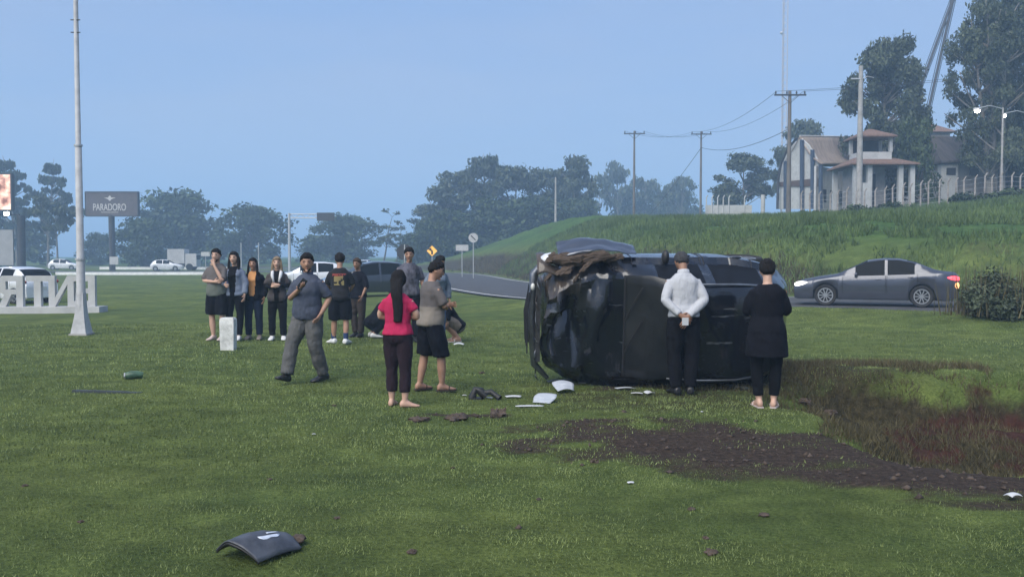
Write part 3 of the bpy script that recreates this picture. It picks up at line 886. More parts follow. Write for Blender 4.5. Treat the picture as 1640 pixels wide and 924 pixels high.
def tree_euc(seed, h=16, w=7, size=0.30, per=150, nclump=26, lm=None, start=0.35, stems=1, flat=0.62, cs=1.0):
    g_ = random.Random(seed); tb = MB(); cl = []
    for st in range(stems):
        lean = Vector((g_.uniform(-.16, .16) * (st > 0) * 1.5, g_.uniform(-.1, .1), 1))
        hh = h * (1 if st == 0 else g_.uniform(.75, .95))
        pts = branch(tb, (g_.uniform(-.4, .4) * st, g_.uniform(-.3, .3) * st, -0.5), lean, hh * 0.97, 0.020 * h, g_, 0.05, 9, 8, 0.03)
        for k in range(nclump // stems):
            f = start + (1 - start) * g_.random() ** 0.85
            i = min(len(pts) - 1, int(f * (len(pts) - 1)))
            b0 = pts[i]
            prof = math.sin(min(1, (f - start) / (1 - start) * 0.85 + 0.15) * math.pi) ** 0.6
            a = g_.uniform(0, 2 * math.pi); L_ = g_.uniform(.25, 1) * w / 2 * prof
            e = b0 + Vector((math.cos(a) * L_, math.sin(a) * L_, g_.uniform(.1, .5) * L_ + 0.1))
            if e.z > h * 0.97: e.z = h * 0.97
            if L_ > 0.5: branch(tb, b0 - Vector((0, 0, L_ * .25)), e - b0 + Vector((0, 0, L_ * .25)), (e - b0).length + L_ * .2, 0.006 * h, g_, 0.12, 4, 5)
            s = g_.uniform(.085, .17) * (w + h * .25) * 0.8 * cs
            cl.append((e.x, e.y, e.z, s, s, s * flat))
    return tb.mesh('trunk', 180), leaves_mesh('crown', cl, per, size, seed, 0.3), (pale_bark, lm or leaf_euc)

def tree_layer(seed, h=18, w=9, size=0.36, per=120, lm=None):
    """tall, open tree with flat foliage plates around a bare trunk"""
    g_ = random.Random(seed); tb = MB(); cl = []
    pts = branch(tb, (0, 0, -0.5), (g_.uniform(-.04, .04), 0, 1), h * 0.97, 0.018 * h, g_, 0.03, 10, 8, 0.05)
    for k in range(22):
        f = 0.34 + 0.64 * (k / 21)
        b0 = pts[min(len(pts) - 1, int(f * (len(pts) - 1)))]
        a = k * 2.4 + g_.uniform(-.4, .4); L_ = w / 2 * (1.05 - 0.75 * ((f - .3) / .7) ** 1.5) * g_.uniform(.5, 1)
        e = b0 + Vector((math.cos(a) * L_, math.sin(a) * L_, 0.25 * L_))
        branch(tb, b0, e - b0, (e - b0).length, 0.006 * h, g_, 0.08, 4, 5)
        s = g_.uniform(.14, .22) * w
        cl.append((e.x, e.y, min(e.z, h), s, s, s * 0.34)); 
        if L_ > 2: m_ = b0.lerp(e, .55); cl.append((m_.x, m_.y, m_.z + .2, s * .7, s * .7, s * .26))
    return tb.mesh('trunk', 180), leaves_mesh('crown', cl, per, size, seed), (bark_m, lm or leaf_pine)

def tree_thin(seed, h=9):
    g_ = random.Random(seed); tb = MB(); cl = []
    pts = branch(tb, (0, 0, -.3), (0, 0, 1), h, 0.10, g_, 0.08, 8, 6, 0.02)
    for k in range(16):
        b0 = pts[g_.randint(3, 8)]; a = g_.uniform(0, 6.28); L_ = g_.uniform(.6, 1.8)
        e = branch(tb, b0, (math.cos(a), math.sin(a), 1.1), L_, 0.03, g_, .2, 4, 4)[-1]
        cl.append((e.x, e.y, e.z, .5, .5, .4))
    return tb.mesh('trunk', 180), leaves_mesh('crown', cl, 22, .22, seed), (bark_m, leaf_euc)

PROTO = {}
def plant_tree(kind, px, py_top, Y, label, name, group=None, width_px=None, rz=None, py_base=None):
    tr, cr, ms, h0, w0 = PROTO[kind]
    p = at(px, 410, Y); z0 = Hs(p.x, p.y)
    top = at(px, py_top, Y).z
    sc = (top - z0) / h0
    sx = sc if width_px is None else (width_px / FPX * Y) / w0
    o = empty(name, (p.x, p.y, z0), rz if rz is not None else random.uniform(0, 6.28))
    o.scale = (sx, sx, sc)
    t = link('trunk', tr, None, o); c_ = link('crown', cr, None, o)
    tag(o, label, 'tree', group); return o
def reg(kind, res, h, w):
    tr, cr, ms = res; tr.materials.append(ms[0]); cr.materials.append(ms[1]); PROTO[kind] = (tr, cr, ms, h, w)
reg('roundA', tree_round(1, 13, 15, nclump=70, per=110, trunk_f=.24), 13, 15); reg('roundB', tree_round(2, 13, 15, nclump=70, per=110, trunk_f=.18), 13, 15); reg('roundC', tree_round(3, 12, 15, trunk_f=.08, nclump=55, per=110), 12, 15)
reg('eucA', tree_euc(11, 16, 9, per=170, nclump=34), 16, 10); reg('eucB', tree_euc(12, 16, 10, per=170, nclump=38, start=.3), 16, 11)
reg('eucC', tree_euc(13, 16, 12, per=150, nclump=34, start=.42, flat=.42), 16, 13)
reg('umbA', tree_euc(14, 12, 12, size=.34, per=120, nclump=20, start=.55, flat=.3), 12, 12); reg('umbB', tree_euc(15, 12, 11, size=.34, per=110, nclump=16, start=.5, flat=.3), 12, 11)
reg('layA', tree_euc(21, 18, 9, size=.34, per=110, nclump=74, start=.30, flat=.55, lm=leaf_pine, cs=.58), 18, 10); reg('layB', tree_euc(22, 18, 9, size=.34, per=110, nclump=70, start=.25, flat=.55, lm=leaf_pine, cs=.58), 18, 10)
reg('thin', tree_thin(31), 9, 3)
reg('bigA', tree_euc(41, 17, 10, size=.19, per=400, nclump=120, start=.10, cs=.66, flat=.8), 17, 11)
reg('bigB', tree_euc(42, 22, 11, size=.18, per=270, nclump=140, start=.26, stems=5, cs=.58, flat=.8), 22, 11)
reg('bigC', tree_euc(43, 22, 11, size=.20, per=420, nclump=130, start=.08, lm=leaf_pine, cs=.7, flat=.85), 22, 12)

plant_tree('layA', 28, 236, 150, 'tall open-crowned tree with flat foliage plates above the billboard', 'tall_tree', width_px=75)
plant_tree('layB', 76, 242, 152, 'tall layered tree between the billboard and the flagpole', 'tall_tree', width_px=66)
plant_tree('umbA', 92, 312, 128, 'low spreading tree beneath the tall layered trees', 'spreading_tree', width_px=95)
plant_tree('roundC', 20, 352, 165, 'low dark tree behind the lit billboard', 'broad_tree', width_px=120)
plant_tree('roundA', 284, 303, 165, 'large dark dome-shaped tree beside the black roadside billboard', 'broad_tree', width_px=150)
plant_tree('roundC', 236, 348, 148, 'lower dark tree in front of the large dome-shaped tree', 'broad_tree', width_px=105)
plant_tree('roundC', 160, 372, 170, 'small dark tree behind the black billboard post', 'broad_tree', width_px=60)
plant_tree('roundB', 402, 326, 160, 'dark round tree between the dome-shaped tree and the overhead road sign', 'broad_tree', width_px=128)
plant_tree('roundB', 552, 342, 165, 'rounded tree behind the overhead road sign', 'broad_tree', width_px=130)
plant_tree('roundC', 515, 376, 185, 'small round tree low behind the overhead road sign', 'broad_tree', width_px=80)
plant_tree('thin', 614, 344, 140, 'thin nearly bare tree standing alone before the wood', 'bare_tree', width_px=46)
plant_tree('thin', 634, 368, 150, 'shorter thin bare tree at the edge of the wood', 'bare_tree', width_px=36)
WOOD = [('eucC', 690, 318, 150, 95), ('roundC', 660, 372, 140, 60), ('eucB', 720, 288, 150, 110), ('eucC', 782, 234, 150, 105), ('eucB', 745, 262, 155, 110),
        ('roundB', 722, 336, 135, 110), ('eucB', 830, 254, 150, 105), ('roundA', 790, 318, 138, 130), ('eucC', 868, 256, 155, 110), ('eucA', 922, 234, 150, 80),
        ('roundB', 860, 312, 140, 130), ('roundC', 925, 316, 145, 100), ('eucC', 900, 262, 160, 90), ('roundC', 690, 352, 132, 80)]
WL_ = {3: 'tallest tree of the dense wood, with an airy domed top', 9: 'tall slim-crowned tree at the right shoulder of the dense wood', 0: 'leaning flat-crowned tree at the left tip of the dense wood'}
for i_, (k, a, b_, Y, w) in enumerate(WOOD):
    plant_tree(k, a, b_, Y, WL_.get(i_, 'hazy blue-green eucalyptus massed in the dense wood beyond the road'), 'wood_tree', 'trees of the dense wood', width_px=w)
for k, a, b_, Y, w in [('umbA', 990, 250, 215, 80), ('umbB', 1040, 276, 220, 80), ('umbA', 1075, 280, 210, 60), ('umbB', 1096, 272, 205, 56), ('umbB', 965, 292, 215, 60), ('roundC', 1020, 300, 225, 130), ('roundC', 1085, 304, 225, 90)]:
    plant_tree(k, a, b_, Y, 'pale hazy flat-topped tree far behind the utility poles', 'flat_topped_tree', 'far flat-topped trees', width_px=w)
plant_tree('eucB', 1188, 234, 125, 'blue-green bushy tree between the utility poles on the hilltop', 'hill_tree', width_px=100)
plant_tree('roundC', 1160, 292, 130, 'low tree beside the bushy hilltop tree', 'hill_tree', width_px=50)
plant_tree('eucC', 1286, 178, 120, 'tree rising behind the barn with the white gable', 'hill_tree', width_px=92)
plant_tree('eucA', 1250, 232, 118, 'slim tree at the left end of the barn', 'hill_tree', width_px=40)
plant_tree('bigA', 1414, 38, 84, 'tall dense eucalyptus behind the tile-roofed gatehouse', 'eucalyptus_tree', width_px=145)
plant_tree('roundC', 1462, 186, 74.5, 'low dark tree at the foot of the tall dense eucalyptus', 'eucalyptus_tree', width_px=80)
plant_tree('bigB', 1588, -60, 74, 'many-stemmed eucalyptus with bare stems beside the street lamp', 'eucalyptus_tree', width_px=130)
plant_tree('bigC', 1648, -70, 76, 'dense dark evergreen rising past the frame beyond the fence', 'eucalyptus_tree', width_px=150)
plant_tree('roundC', 1606, 215, 86, 'low dark shrubby tree under the many-stemmed eucalyptus', 'eucalyptus_tree', width_px=150)

# grass: short blades standing on the lawn near the camera
def blades(name, X, Y_, hmin, hmax, wid, m, tintv, lean=0.5, hs=1.0):
    N = len(X); r = RNG
    Z = height(X, Y_) - 0.005
    a = r.random(N) * 2 * math.pi; h = (hmin + (hmax - hmin) * r.random(N)) * hs
    w = wid * (0.6 + 0.8 * r.random(N))
    dx, dy = np.cos(a) * w / 2, np.sin(a) * w / 2
    b = r.random(N) * 2 * math.pi; ln = lean * h * r.random(N)
    tx, ty = X + np.cos(b) * ln, Y_ + np.sin(b) * ln
    V = np.stack([np.stack([X - dx, Y_ - dy, Z], -1), np.stack([X + dx, Y_ + dy, Z], -1), np.stack([tx, ty, Z + h], -1)], 1).reshape(-1, 3)
    me = np_mesh(name, V, np.arange(3 * N).reshape(N, 3), 3)
    set_tint(me, np.repeat(tintv, 3))
    return link(name, me, m)
blade_m = leaf_mat('grass_blade', (0.062, 0.086, 0.026), (0.222, 0.276, 0.098), 0.6)
def scatter(n, x0, x1, y0, y1, fan=None):
    X = RNG.uniform(x0, x1, n); Y_ = RNG.uniform(y0, y1, n)
    if fan: k = np.abs(X) < fan[0] + fan[1] * Y_; X, Y_ = X[k], Y_[k]
    return X, Y_
Xs, Ys = [], []
for n, y0, y1, s in ((230000, 3.2, 7.0, 1), (200000, 7.0, 12.0, 2), (160000, 12.0, 22.0, 3)):
    X, Y_ = scatter(n, -0.75 * y1 - 1, 0.75 * y1 + 1, y0, y1, (0.8, 0.68)); Xs.append((X, Y_, s))
for X, Y_, s in Xs:
    dm = dirt_mask(X, Y_); di = ditch(X, Y_)
    tuft = fbm(X * 4.0, Y_ * 4.0, 2, 131)
    keep = (RNG.random(len(X)) > dm * 1.05) & (RNG.random(len(X)) * 0.16 > di) & (road_dist(X, Y_) < -4.4) & (RNG.random(len(X)) < 0.35 + 1.1 * (tuft - 0.25))
    X, Y_ = X[keep], Y_[keep]
    patch = fbm(X * 0.55, Y_ * 0.55, 3, 121); fine_ = vnoise(X * 5, Y_ * 5, 133)
    tv = np.clip(-0.05 + 1.05 * patch + 0.45 * (fine_ - 0.5) + 0.35 * (RNG.random(len(X)) - 0.5), 0, 1)
    t9 = fbm(X * 3.2, Y_ * 6.5, 2, 137)
    tv = np.clip(tv + 0.9 * (t9 - 0.5), 0, 1)
    hm = (0.008, 0.026) if s == 1 else ((0.012, 0.034) if s == 2 else (0.016, 0.042))
    tag(blades('lawn_grass', X, Y_, hm[0], hm[1], (0.0055, 0.010, 0.017)[s - 1], blade_m, tv, 0.9, 0.6 + 0.8 * t9), ('short mown grass blades of the near lawn', 'short grass blades of the middle lawn', 'grass blades of the farther lawn')[s - 1], 'grass', kind='stuff')
# dry grass on the ditch bank and around the soil
dry_m = leaf_mat('dry_blade', (0.028, 0.025, 0.012), (0.130, 0.112, 0.056), 0.7)
X, Y_ = scatter(120000, 1.0, 9.0, 5.5, 13.5, (0.8, 0.68))
k = ((ditch(X, Y_) > 0.02) | (blob(X, Y_, 3.9, 12.0, 2.4, 1.6) > 0.3)) & (RNG.random(len(X)) > 1.2 * dirt_mask(X, Y_)) & (fbm(X * 2.2, Y_ * 2.2, 3, 141) > 0.40)
X, Y_ = X[k], Y_[k]
tag(blades('dry_grass', X, Y_, 0.03, 0.12, 0.010, dry_m, np.clip(0.5 * vnoise(X * 3, Y_ * 3, 143) + 0.5 * RNG.random(len(X)), 0, 1), 1.0), 'brownish dry grass on the ditch bank', 'dry grass', kind='stuff')
# long grass of the embankment
hill_m = leaf_mat('hill_blade', (0.026, 0.050, 0.013), (0.140, 0.205, 0.060), 0.6)
X = RNG.uniform(-8, 62, 330000); Y_ = RNG.uniform(22, 80, 330000)
d_ = road_dist(X, Y_); cl_ = fbm(X * 0.55, Y_ * 0.55, 3, 151)
k = (d_ > 4.8) & (d_ < 52) & (np.abs(X) < 3 + 0.7 * Y_) & (cl_ > 0.36) & ((fbm(X * 0.22, Y_ * 0.30, 4, 97) < 0.60) | (RNG.random(len(X)) < 0.45)) & (RNG.random(len(X)) < np.clip(28 / np.maximum(d_, 6), 0.25, 1))
X, Y_, d_, cl_ = X[k], Y_[k], d_[k], cl_[k]
tag(blades('embankment_grass', X, Y_, 0.10, 0.42, 0.05, hill_m, np.clip(0.15 + 0.9 * (cl_ - 0.3) * 1.4 + 0.3 * (RNG.random(len(X)) - 0.5), 0, 1), 0.8), 'long green grass covering the embankment beyond the road', 'grass', kind='stuff')
X = RNG.uniform(-12, 40, 60000); Y_ = RNG.uniform(24, 95, 60000)
d_ = road_dist(X, Y_); k = (d_ > 4.2) & (d_ < 7.4) & ((Y_ > 38) | (blob(X, Y_, 9.6, 34.0, 2.4, 3.0) > .2))
X, Y_ = X[k], Y_[k]
tag(blades('bank_weeds', X, Y_, 0.15, 0.55, 0.05, dry_m, RNG.random(len(X)), 0.9), 'dry brown weeds at the foot of the embankment', 'weeds', kind='stuff')

# shrubs
def shrub(name, p, rx, ry, rz, seed, label, lm, n=9, per=260, size=.07, stalks=0):
    g_ = random.Random(seed); cl = []; tb = MB()
    for k in range(n):
        a = g_.uniform(0, 6.28); q = math.sqrt(g_.random())
        c = Vector((math.cos(a) * q * rx * .75, math.sin(a) * q * ry * .75, rz * g_.uniform(.22, .80) * (1 - .55 * q * q)))
        tb.tube([(c.x * .25, c.y * .25, -.1), c * .6, c], [.025, .018, .008], 5)
        ss = g_.uniform(.7, 1.15); cl.append((*c, rx * .34 * ss, ry * .34 * ss, rz * .30 * ss))
    o = empty(name, p); link('stems', tb.mesh('stems'), bark_m, o)
    link('foliage', leaves_mesh('foliage', cl, per, size, seed), lm, o)
    if stalks:
        N = stalks; r = np.random.default_rng(seed)
        X = r.normal(0, rx * .5, N); Yq = r.normal(0, ry * .5, N); h = rz * (.7 + .65 * r.random(N)); a = r.random(N) * 6.28
        w = .014; ln = .3 * r.random(N)
        V = np.stack([np.stack([X - np.cos(a) * w, Yq - np.sin(a) * w, np.zeros(N)], -1), np.stack([X + np.cos(a) * w, Yq + np.sin(a) * w, np.zeros(N)], -1), np.stack([X + np.cos(a * 3) * ln, Yq + np.sin(a * 3) * ln, h], -1)], 1).reshape(-1, 3)
        me = np_mesh('stalks', V, np.arange(3 * N).reshape(N, 3), 3); set_tint(me, np.repeat(r.random(N), 3)); s_ = link('stalks', me, dry_m, o); tag(s_, kind='stuff')
    tag(o, label, 'shrub'); return o
gp_ = ground(1592, 505)
shrub('roadside_bush', gp_, 1.05, .8, .98, 5, 'dark bush with pale tall stalks on the lawn by the road', leaf_euc, 16, 620, .045, 240)
gp2 = at(1640, 500, gp_.y - .1)
shrub('roadside_bush', on(gp2.x + .2, gp2.y), .8, .7, 1.0, 6, 'second dark bush cut by the frame beside the stalky bush', leaf_euc, 10, 500, .045, 120)
for k, (px, py, w, lab) in enumerate(((1385, 322, 1.9, 'rounded shrub on the embankment top in front of the gatehouse'), (1440, 330, 1.6, 'low shrub on the embankment by the fence'), (1530, 318, 2.0, 'shrub growing against the hilltop fence'), (1610, 300, 2.2, 'leafy shrub behind the fence before the white shed'), (1300, 330, 1.2, 'small shrub at the foot of the wooden utility pole'))):
    p = at(px, py, 62 + 2 * (k % 2)); shrub('hill_shrub', on(p.x, p.y, -.1), w, w * .7, w * .55, 50 + k, lab, leaf_dark, 8, 150, .13)
# ------------------------------------------------------------------ built things
conc = mat('concrete', (0.30, 0.29, 0.28), 0.9, var=0.22, scale=2.2, bump=0.3, bscale=20)
white_c = mat('white_render', (0.42, 0.42, 0.415), 0.85, var=0.12, scale=1.5, bump=0.15, bscale=20)
dark_st = mat('dark_steel', (0.035, 0.038, 0.045), 0.6, var=0.2, scale=4)
grey_st = mat('galvanised_steel', (0.42, 0.43, 0.45), 0.5, metal=0.3, var=0.12, scale=3)
wood_p = mat('weathered_pole', (0.13, 0.115, 0.10), 0.95, var=0.3, scale=3, stretch=(1, 1, .2))
blue_p = mat('blue_paint', (0.040, 0.058, 0.095), 0.6, var=0.2, scale=4)
brick_r = mat('clay_tiles', (0.11, 0.068, 0.052), 0.9, col2=(0.20, 0.125, 0.095), scale=3.0, bump=0.6, bscale=18, stretch=(3, 1, 1))
roof_b = mat('weathered_sheet_roof', (0.15, 0.115, 0.095), 0.85, col2=(0.26, 0.21, 0.175), scale=1.6, stretch=(3.0, .35, .35))
dark_open = mat('dark_opening', (0.012, 0.013, 0.016), 0.6)

# flagpole: white tapered mast with a flared, gusseted foot
f0 = ground(131, 536)
fp = empty('flagpole', f0)
top = at(134, -160, f0.y).z - f0.z
MB().tube([(0, 0, 0.3), (0, 0, 1.6), (0, 0, 1.62), (0, 0, 4.0), (0, 0, 4.02), (0, 0, top)], [.095, .086, .078, .068, .056, .04], 14).build('mast', mat('white_mast', (0.40, 0.40, 0.41), 0.6, var=0.15, scale=5), fp, smooth=40)
mb = MB(); mb.rings([[Vector((sx * w, sy * w, z)) for sx, sy in ((-1, -1), (1, -1), (1, 1), (-1, 1))] for w, z in ((.165, .02), (.155, .08), (.10, .42), (.085, .60), (.075, .9))])
mb.build('flared_foot', MATS['white_mast'], fp, smooth=30)
MB().bbox(-.19, .19, -.19, .19, -.1, .035).build('base_plate', conc, fp)
for z in (1.61, 4.01): MB().tube([(0, 0, z - .02), (0, 0, z + .02)], .105 if z < 3 else .085, 12).build('collar', grey_st, fp)
for k, z in enumerate((at(134, 53, f0.y).z - f0.z, at(134, 33, f0.y).z - f0.z)):
    MB().tube([(-.10, -.03, z), (.10, -.03, z)], .012, 6).build('cleat', dark_st, fp)
tag(fp, 'tall white tapered flagpole with a flared foot on the lawn', 'flagpole')

# white standing letters, seen from behind, so mirrored
STROKES = {
 'E': [[(0, 0), (.22, 0), (.22, 1), (0, 1)], [(.22, .82), (.72, .82), (.72, 1), (.22, 1)], [(.22, .42), (.6, .42), (.6, .58), (.22, .58)], [(.22, 0), (.72, 0), (.72, .18), (.22, .18)]],
 'N': [[(0, 0), (.2, 0), (.2, 1), (0, 1)], [(.6, 0), (.8, 0), (.8, 1), (.6, 1)], [(.2, .72), (.2, 1), (.6, .28), (.6, 0)]],
 'T': [[(.25, 0), (.47, 0), (.47, .82), (.25, .82)], [(0, .82), (.72, .82), (.72, 1), (0, 1)]],
 'R': [[(0, 0), (.21, 0), (.21, 1), (0, 1)], [(.21, .82), (.60, .82), (.74, .74), (.74, .9), (.66, 1), (.21, 1)], [(.54, .56), (.74, .56), (.74, .74), (.60, .82), (.54, .82)], [(.21, .40), (.62, .40), (.74, .5), (.74, .56), (.21, .56)], [(.36, .40), (.58, .40), (.78, 0), (.55, 0)]]}
l0 = ground(160, 500)
LT = empty('letter_sign', l0, R(3))
MB().bbox(-9.5, .12, -.35, .35, -.3, .20).build('plinth', white_c, LT)
lh = 1.02
for ch, pxr in (('E', 154), ('N', 121), ('T', 82), ('R', 42), ('E', 3)):
    X0 = at(pxr, 480, l0.y).x - l0.x
    mb = MB()
    for st in STROKES[ch]:
        mb.prism([(X0 - p[0] * lh, .199 + p[1] * lh) for p in st], .16 + .002 * STROKES[ch].index(st))
    mb.build('letter', white_c, LT)
tag(LT, 'large white block letters on a white plinth seen mirrored from behind', 'letters')

# PARADORO billboard
def text_mesh(body, size, extrude=.02):
    cu = bpy.data.curves.new('text', 'FONT'); cu.body = body; cu.size = size; cu.extrude = extrude; cu.align_x = 'CENTER'; cu.offset = size * .012
    ob = bpy.data.objects.new('text', cu); COL.objects.link(ob)
    me = bpy.data.meshes.new_from_object(ob.evaluated_get(bpy.context.evaluated_depsgraph_get()))
    bpy.data.objects.remove(ob); bpy.data.curves.remove(cu); return me
Yb = 112
b0 = at(180, 430, Yb); b0.z = Hs(b0.x, b0.y)
BB = empty('billboard', b0)
cb = at(180, 327, Yb) - b0
MB().tube([(0, 0, -.5), (0, 0, cb.z - 1.4)], .38, 14).build('post', dark_st, BB, smooth=40)
board = MB().box((cb.x, 0, cb.z), (6.6, .5, 3.0), Matrix.Rotation(R(0), 3, 'Y')).build('board', mat('board_face', (0.085, 0.075, 0.078), 0.7, var=0.15, scale=1.2), BB)
for dz in (1.53, -1.53): MB().box((cb.x, 0, cb.z + dz), (6.7, .6, .12)).build('frame_rail', dark_st, BB)
for dx in (3.33, -3.33): MB().box((cb.x + dx, 0, cb.z), (.10, .6, 3.0)).build('frame_stile', dark_st, BB)
let_m = mat('board_letters', (0.50, 0.49, 0.48), 0.7)
t_ = link('lettering', text_mesh('PARADORO', 1.22, .02), let_m, board)
t_.rotation_euler = (R(90), 0, 0); t_.location = (cb.x - .25, -.275, cb.z - .82); t_.scale = (.64, 1, 1)
em = MB(); c0 = Vector((cb.x - .2, -.27, cb.z + .68))
em.prism([(c0.x - .75, c0.z + .12), (c0.x - .2, c0.z - .1), (c0.x, c0.z - .32), (c0.x + .2, c0.z - .1), (c0.x + .75, c0.z + .12), (c0.x + .22, c0.z + .12), (c0.x, c0.z + .42), (c0.x - .22, c0.z + .12)], .03, Matrix.Translation((0, c0.y, 0)))
em.build('crest', let_m, board)
MB().box((cb.x - .25, -.262, cb.z - 1.06), (2.2, .02, .07)).build('small_line', let_m, board)
tag(BB, 'black roadside billboard reading PARADORO on a single dark post', 'billboard')
MB_ = empty('small_notice', (b0.x + .5, b0.y - .6, b0.z)); MB().box((0, 0, 1.3), (1.1, .1, 1.0)).build('panel', white_c, MB_); MB().bbox(-.06, .06, -.06, .06, -.3, .8).build('post', dark_st, MB_)
tag(MB_, 'small white notice at the foot of the PARADORO billboard', 'sign')

# lit advertising billboard at the left edge: warm portrait print, floodlit
def portrait():
    m = bpy.data.materials.new('portrait_print'); m.use_nodes = True
    n, l = m.node_tree.nodes, m.node_tree.links; b = n['Principled BSDF']
    tc = n.new('ShaderNodeTexCoord'); nz = n.new('ShaderNodeTexNoise'); nz.inputs['Scale'].default_value = 1.1; nz.inputs['Detail'].default_value = 3
    l.new(tc.outputs['Object'], nz.inputs['Vector']); rp = n.new('ShaderNodeValToRGB')
    e = rp.color_ramp.elements; e[0].position = .38; e[0].color = (.16, .06, .035, 1); e[1].position = .52; e[1].color = (.62, .33, .24, 1)
    e2 = rp.color_ramp.elements.new(.66); e2.color = (.80, .66, .50, 1)
    l.new(nz.outputs['Fac'], rp.inputs['Fac']); l.new(rp.outputs['Color'], b.inputs['Base Color'])
    l.new(rp.outputs['Color'], b.inputs['Emission Color']); b.inputs['Emission Strength'].default_value = .35; b.inputs['Roughness'].default_value = .5  # print glows weakly in place of the floodlight falling on it
    return m
Yl = 92
p0 = at(26, 430, Yl); p0.z = Hs(p0.x, p0.y)
LB = empty('billboard', p0)
z1, z2 = at(0, 336, Yl).z - p0.z, at(0, 280, Yl).z - p0.z
xr = at(18, 300, Yl).x - p0.x
MB().tube([(0.25, .6, -.4), (0.25, .6, z1 - .6)], .42, 14).build('post', dark_st, LB, smooth=40)
MB().bbox(xr - 7.5, xr, -.15, .15, z1, z2).build('glowing_print', portrait(), LB)
MB().bbox(xr - 7.6, xr + .10, -.10, .35, z1 - .14, z1 - .002).build('frame_rail', dark_st, LB)
MB().bbox(xr - 7.6, xr + .10, -.10, .35, z2 + .002, z2 + .14).build('frame_rail', dark_st, LB)
MB().bbox(xr + .003, xr + .16, -.18, .35, z1, z2).build('frame_stile', dark_st, LB)
MB().bbox(-7.5, -.45, .3, .5, at(0, 425, Yl).z - p0.z, at(0, 368, Yl).z - p0.z).build('lower_panel', mat('pale_panel', (0.30, 0.30, 0.31), .7, var=.1, scale=1), LB)
MB().bbox(-7.5, .2, .35, .6, z1 - .62, z1 - .45).build('cross_beam', dark_st, LB)
flood = mat('flood_lit', (1, 1, 1), .3, emit=(1.0, 0.98, 0.90), estr=9)
for px in (20, 3):
    x = at(px, 343, Yl).x - p0.x
    h_ = MB().box((x, -.9, z1 - .5), (.62, .35, .34)).build('floodlight', dark_st, LB)
    MB().box((x, -1.09, z1 - .48), (.52, .03, .30)).build('lens', flood, h_)
    MB().tube([(x, -.75, z1 - .55), (x, .3, z1 - .55)], .05, 6).build('bracket', dark_st, h_)
tag(LB, 'floodlit billboard with a warm close-up portrait above the parked white hatchback', 'billboard')

# overhead road sign on a cantilever post
Yg = 96
g0 = at(464, 430, Yg); g0.z = Hs(g0.x, g0.y)
GS = empty('overhead_sign', g0)
zt = at(464, 343, Yg).z - g0.z; xe = at(536, 343, Yg).x - g0.x; xs_ = at(508, 343, Yg).x - g0.x
MB().tube([(0, 0, -.3), (0, 0, zt + .1)], [.17, .13], 10).build('post', grey_st, GS, smooth=40)
for dz in (0, -.42): MB().tube([(0, 0, zt + dz), (xs_, 0, zt + dz)], .055, 8).build('arm', grey_st, GS)
for k in range(5): MB().tube([(xs_ * k / 5, 0, zt - .42 * (k % 2)), (xs_ * (k + 1) / 5, 0, zt - .42 * ((k + 1) % 2))], .03, 6).build('brace', grey_st, GS)
MB().bbox(xs_ - .02, xe, -.10, -.04, zt - .75, zt + .15).build('sign_panel', dark_st, GS)
tag(GS, 'dark overhead road sign on a cantilever post', 'road sign')

# roadside signs
def sign_post(name, px, py, Y, label, kind):
    p = at(px, py, Y); z0 = Hs(p.x, p.y); o = empty(name, (p.x, p.y, z0)); zc = p.z - z0
    MB().tube([(0, .03, -.3), (0, .03, zc + .2)], .035, 8).build('post', grey_st, o)
    if kind == 'octagon':
        r = .42; mb = MB(); mb.prism([(r * math.cos(R(22.5 + 45 * k)), zc + r * math.sin(R(22.5 + 45 * k))) for k in range(8)], .02); mb.build('panel', dark_st, o)
        MB().box((0, -.025, zc), (.05, .02, .78)).build('back_rail', grey_st, o)
    elif kind == 'diamond':
        r = .42; MB().prism([(0, zc - r), (r, zc), (0, zc + r), (-r, zc)], .02).build('border', dark_st, o)
        MB().prism([(0, zc - r * .90), (r * .90, zc), (0, zc + r * .90), (-r * .90, zc)], .03).build('panel', mat('sign_yellow', (.85, .45, .08), .5, emit=(1, .55, .15), estr=.12), o)  # faint glow added to the yellow panel, which is no lamp
        a = MB(); a.prism([(-.06, zc - .26), (.06, zc - .26), (.06, zc + .02), (-.06, zc + .02)], .04); a.prism([(-.06, zc + .02), (.06, zc + .02), (-.10, zc + .14), (-.16, zc + .05)], .042); a.prism([(-.30, zc + .12), (-.06, zc - .02), (-.04, zc + .24)], .044)
        a.build('arrow', black_m, o)
    elif kind == 'disc':
        mb = MB(); mb.prism([(.36 * math.cos(k * math.pi / 10), zc + .36 * math.sin(k * math.pi / 10)) for k in range(20)], .02); mb.build('panel', white_c, o)
        MB().box((0, -.02, zc), (.5, .015, .07), Matrix.Rotation(R(45), 3, 'Y')).build('bar', black_m, o)
    else:
        MB().box((0, 0, zc), (1.0, .04, .48)).build('panel', white_c, o)
    tag(o, label, 'road sign'); return o
sign_post('stop_sign', 648, 404, 44, 'dark octagonal sign seen from behind with a pale rail', 'octagon')
sign_post('warning_sign', 692, 402, 62, 'yellow diamond warning sign with a black bent arrow', 'diamond')
sign_post('speed_sign', 758, 381, 66, 'small white round sign with a dark bar on the bank', 'disc')
sign_post('small_sign', 740, 397, 70, 'small white rectangular panel on the bank beside the round sign', 'box')
sign_post('small_sign', 329, 407, 100, 'white rectangular sign behind the man with his hand at his mouth', 'box')
for px, lab in ((386, 'thin pale pole behind the woman in the denim jacket'), (414, 'thin pale pole behind the woman in the orange top')):
    p = at(px, 390, 80); z0 = Hs(p.x, p.y); o = empty('thin_pole', (p.x, p.y, z0)); MB().tube([(0, 0, -.3), (0, 0, p.z - z0)], .05, 8).build('shaft', grey_st, o); MB().ell((0, 0, p.z - z0), (.06, .06, .06), 8, 6).build('cap', grey_st, o); tag(o, lab, 'pole')

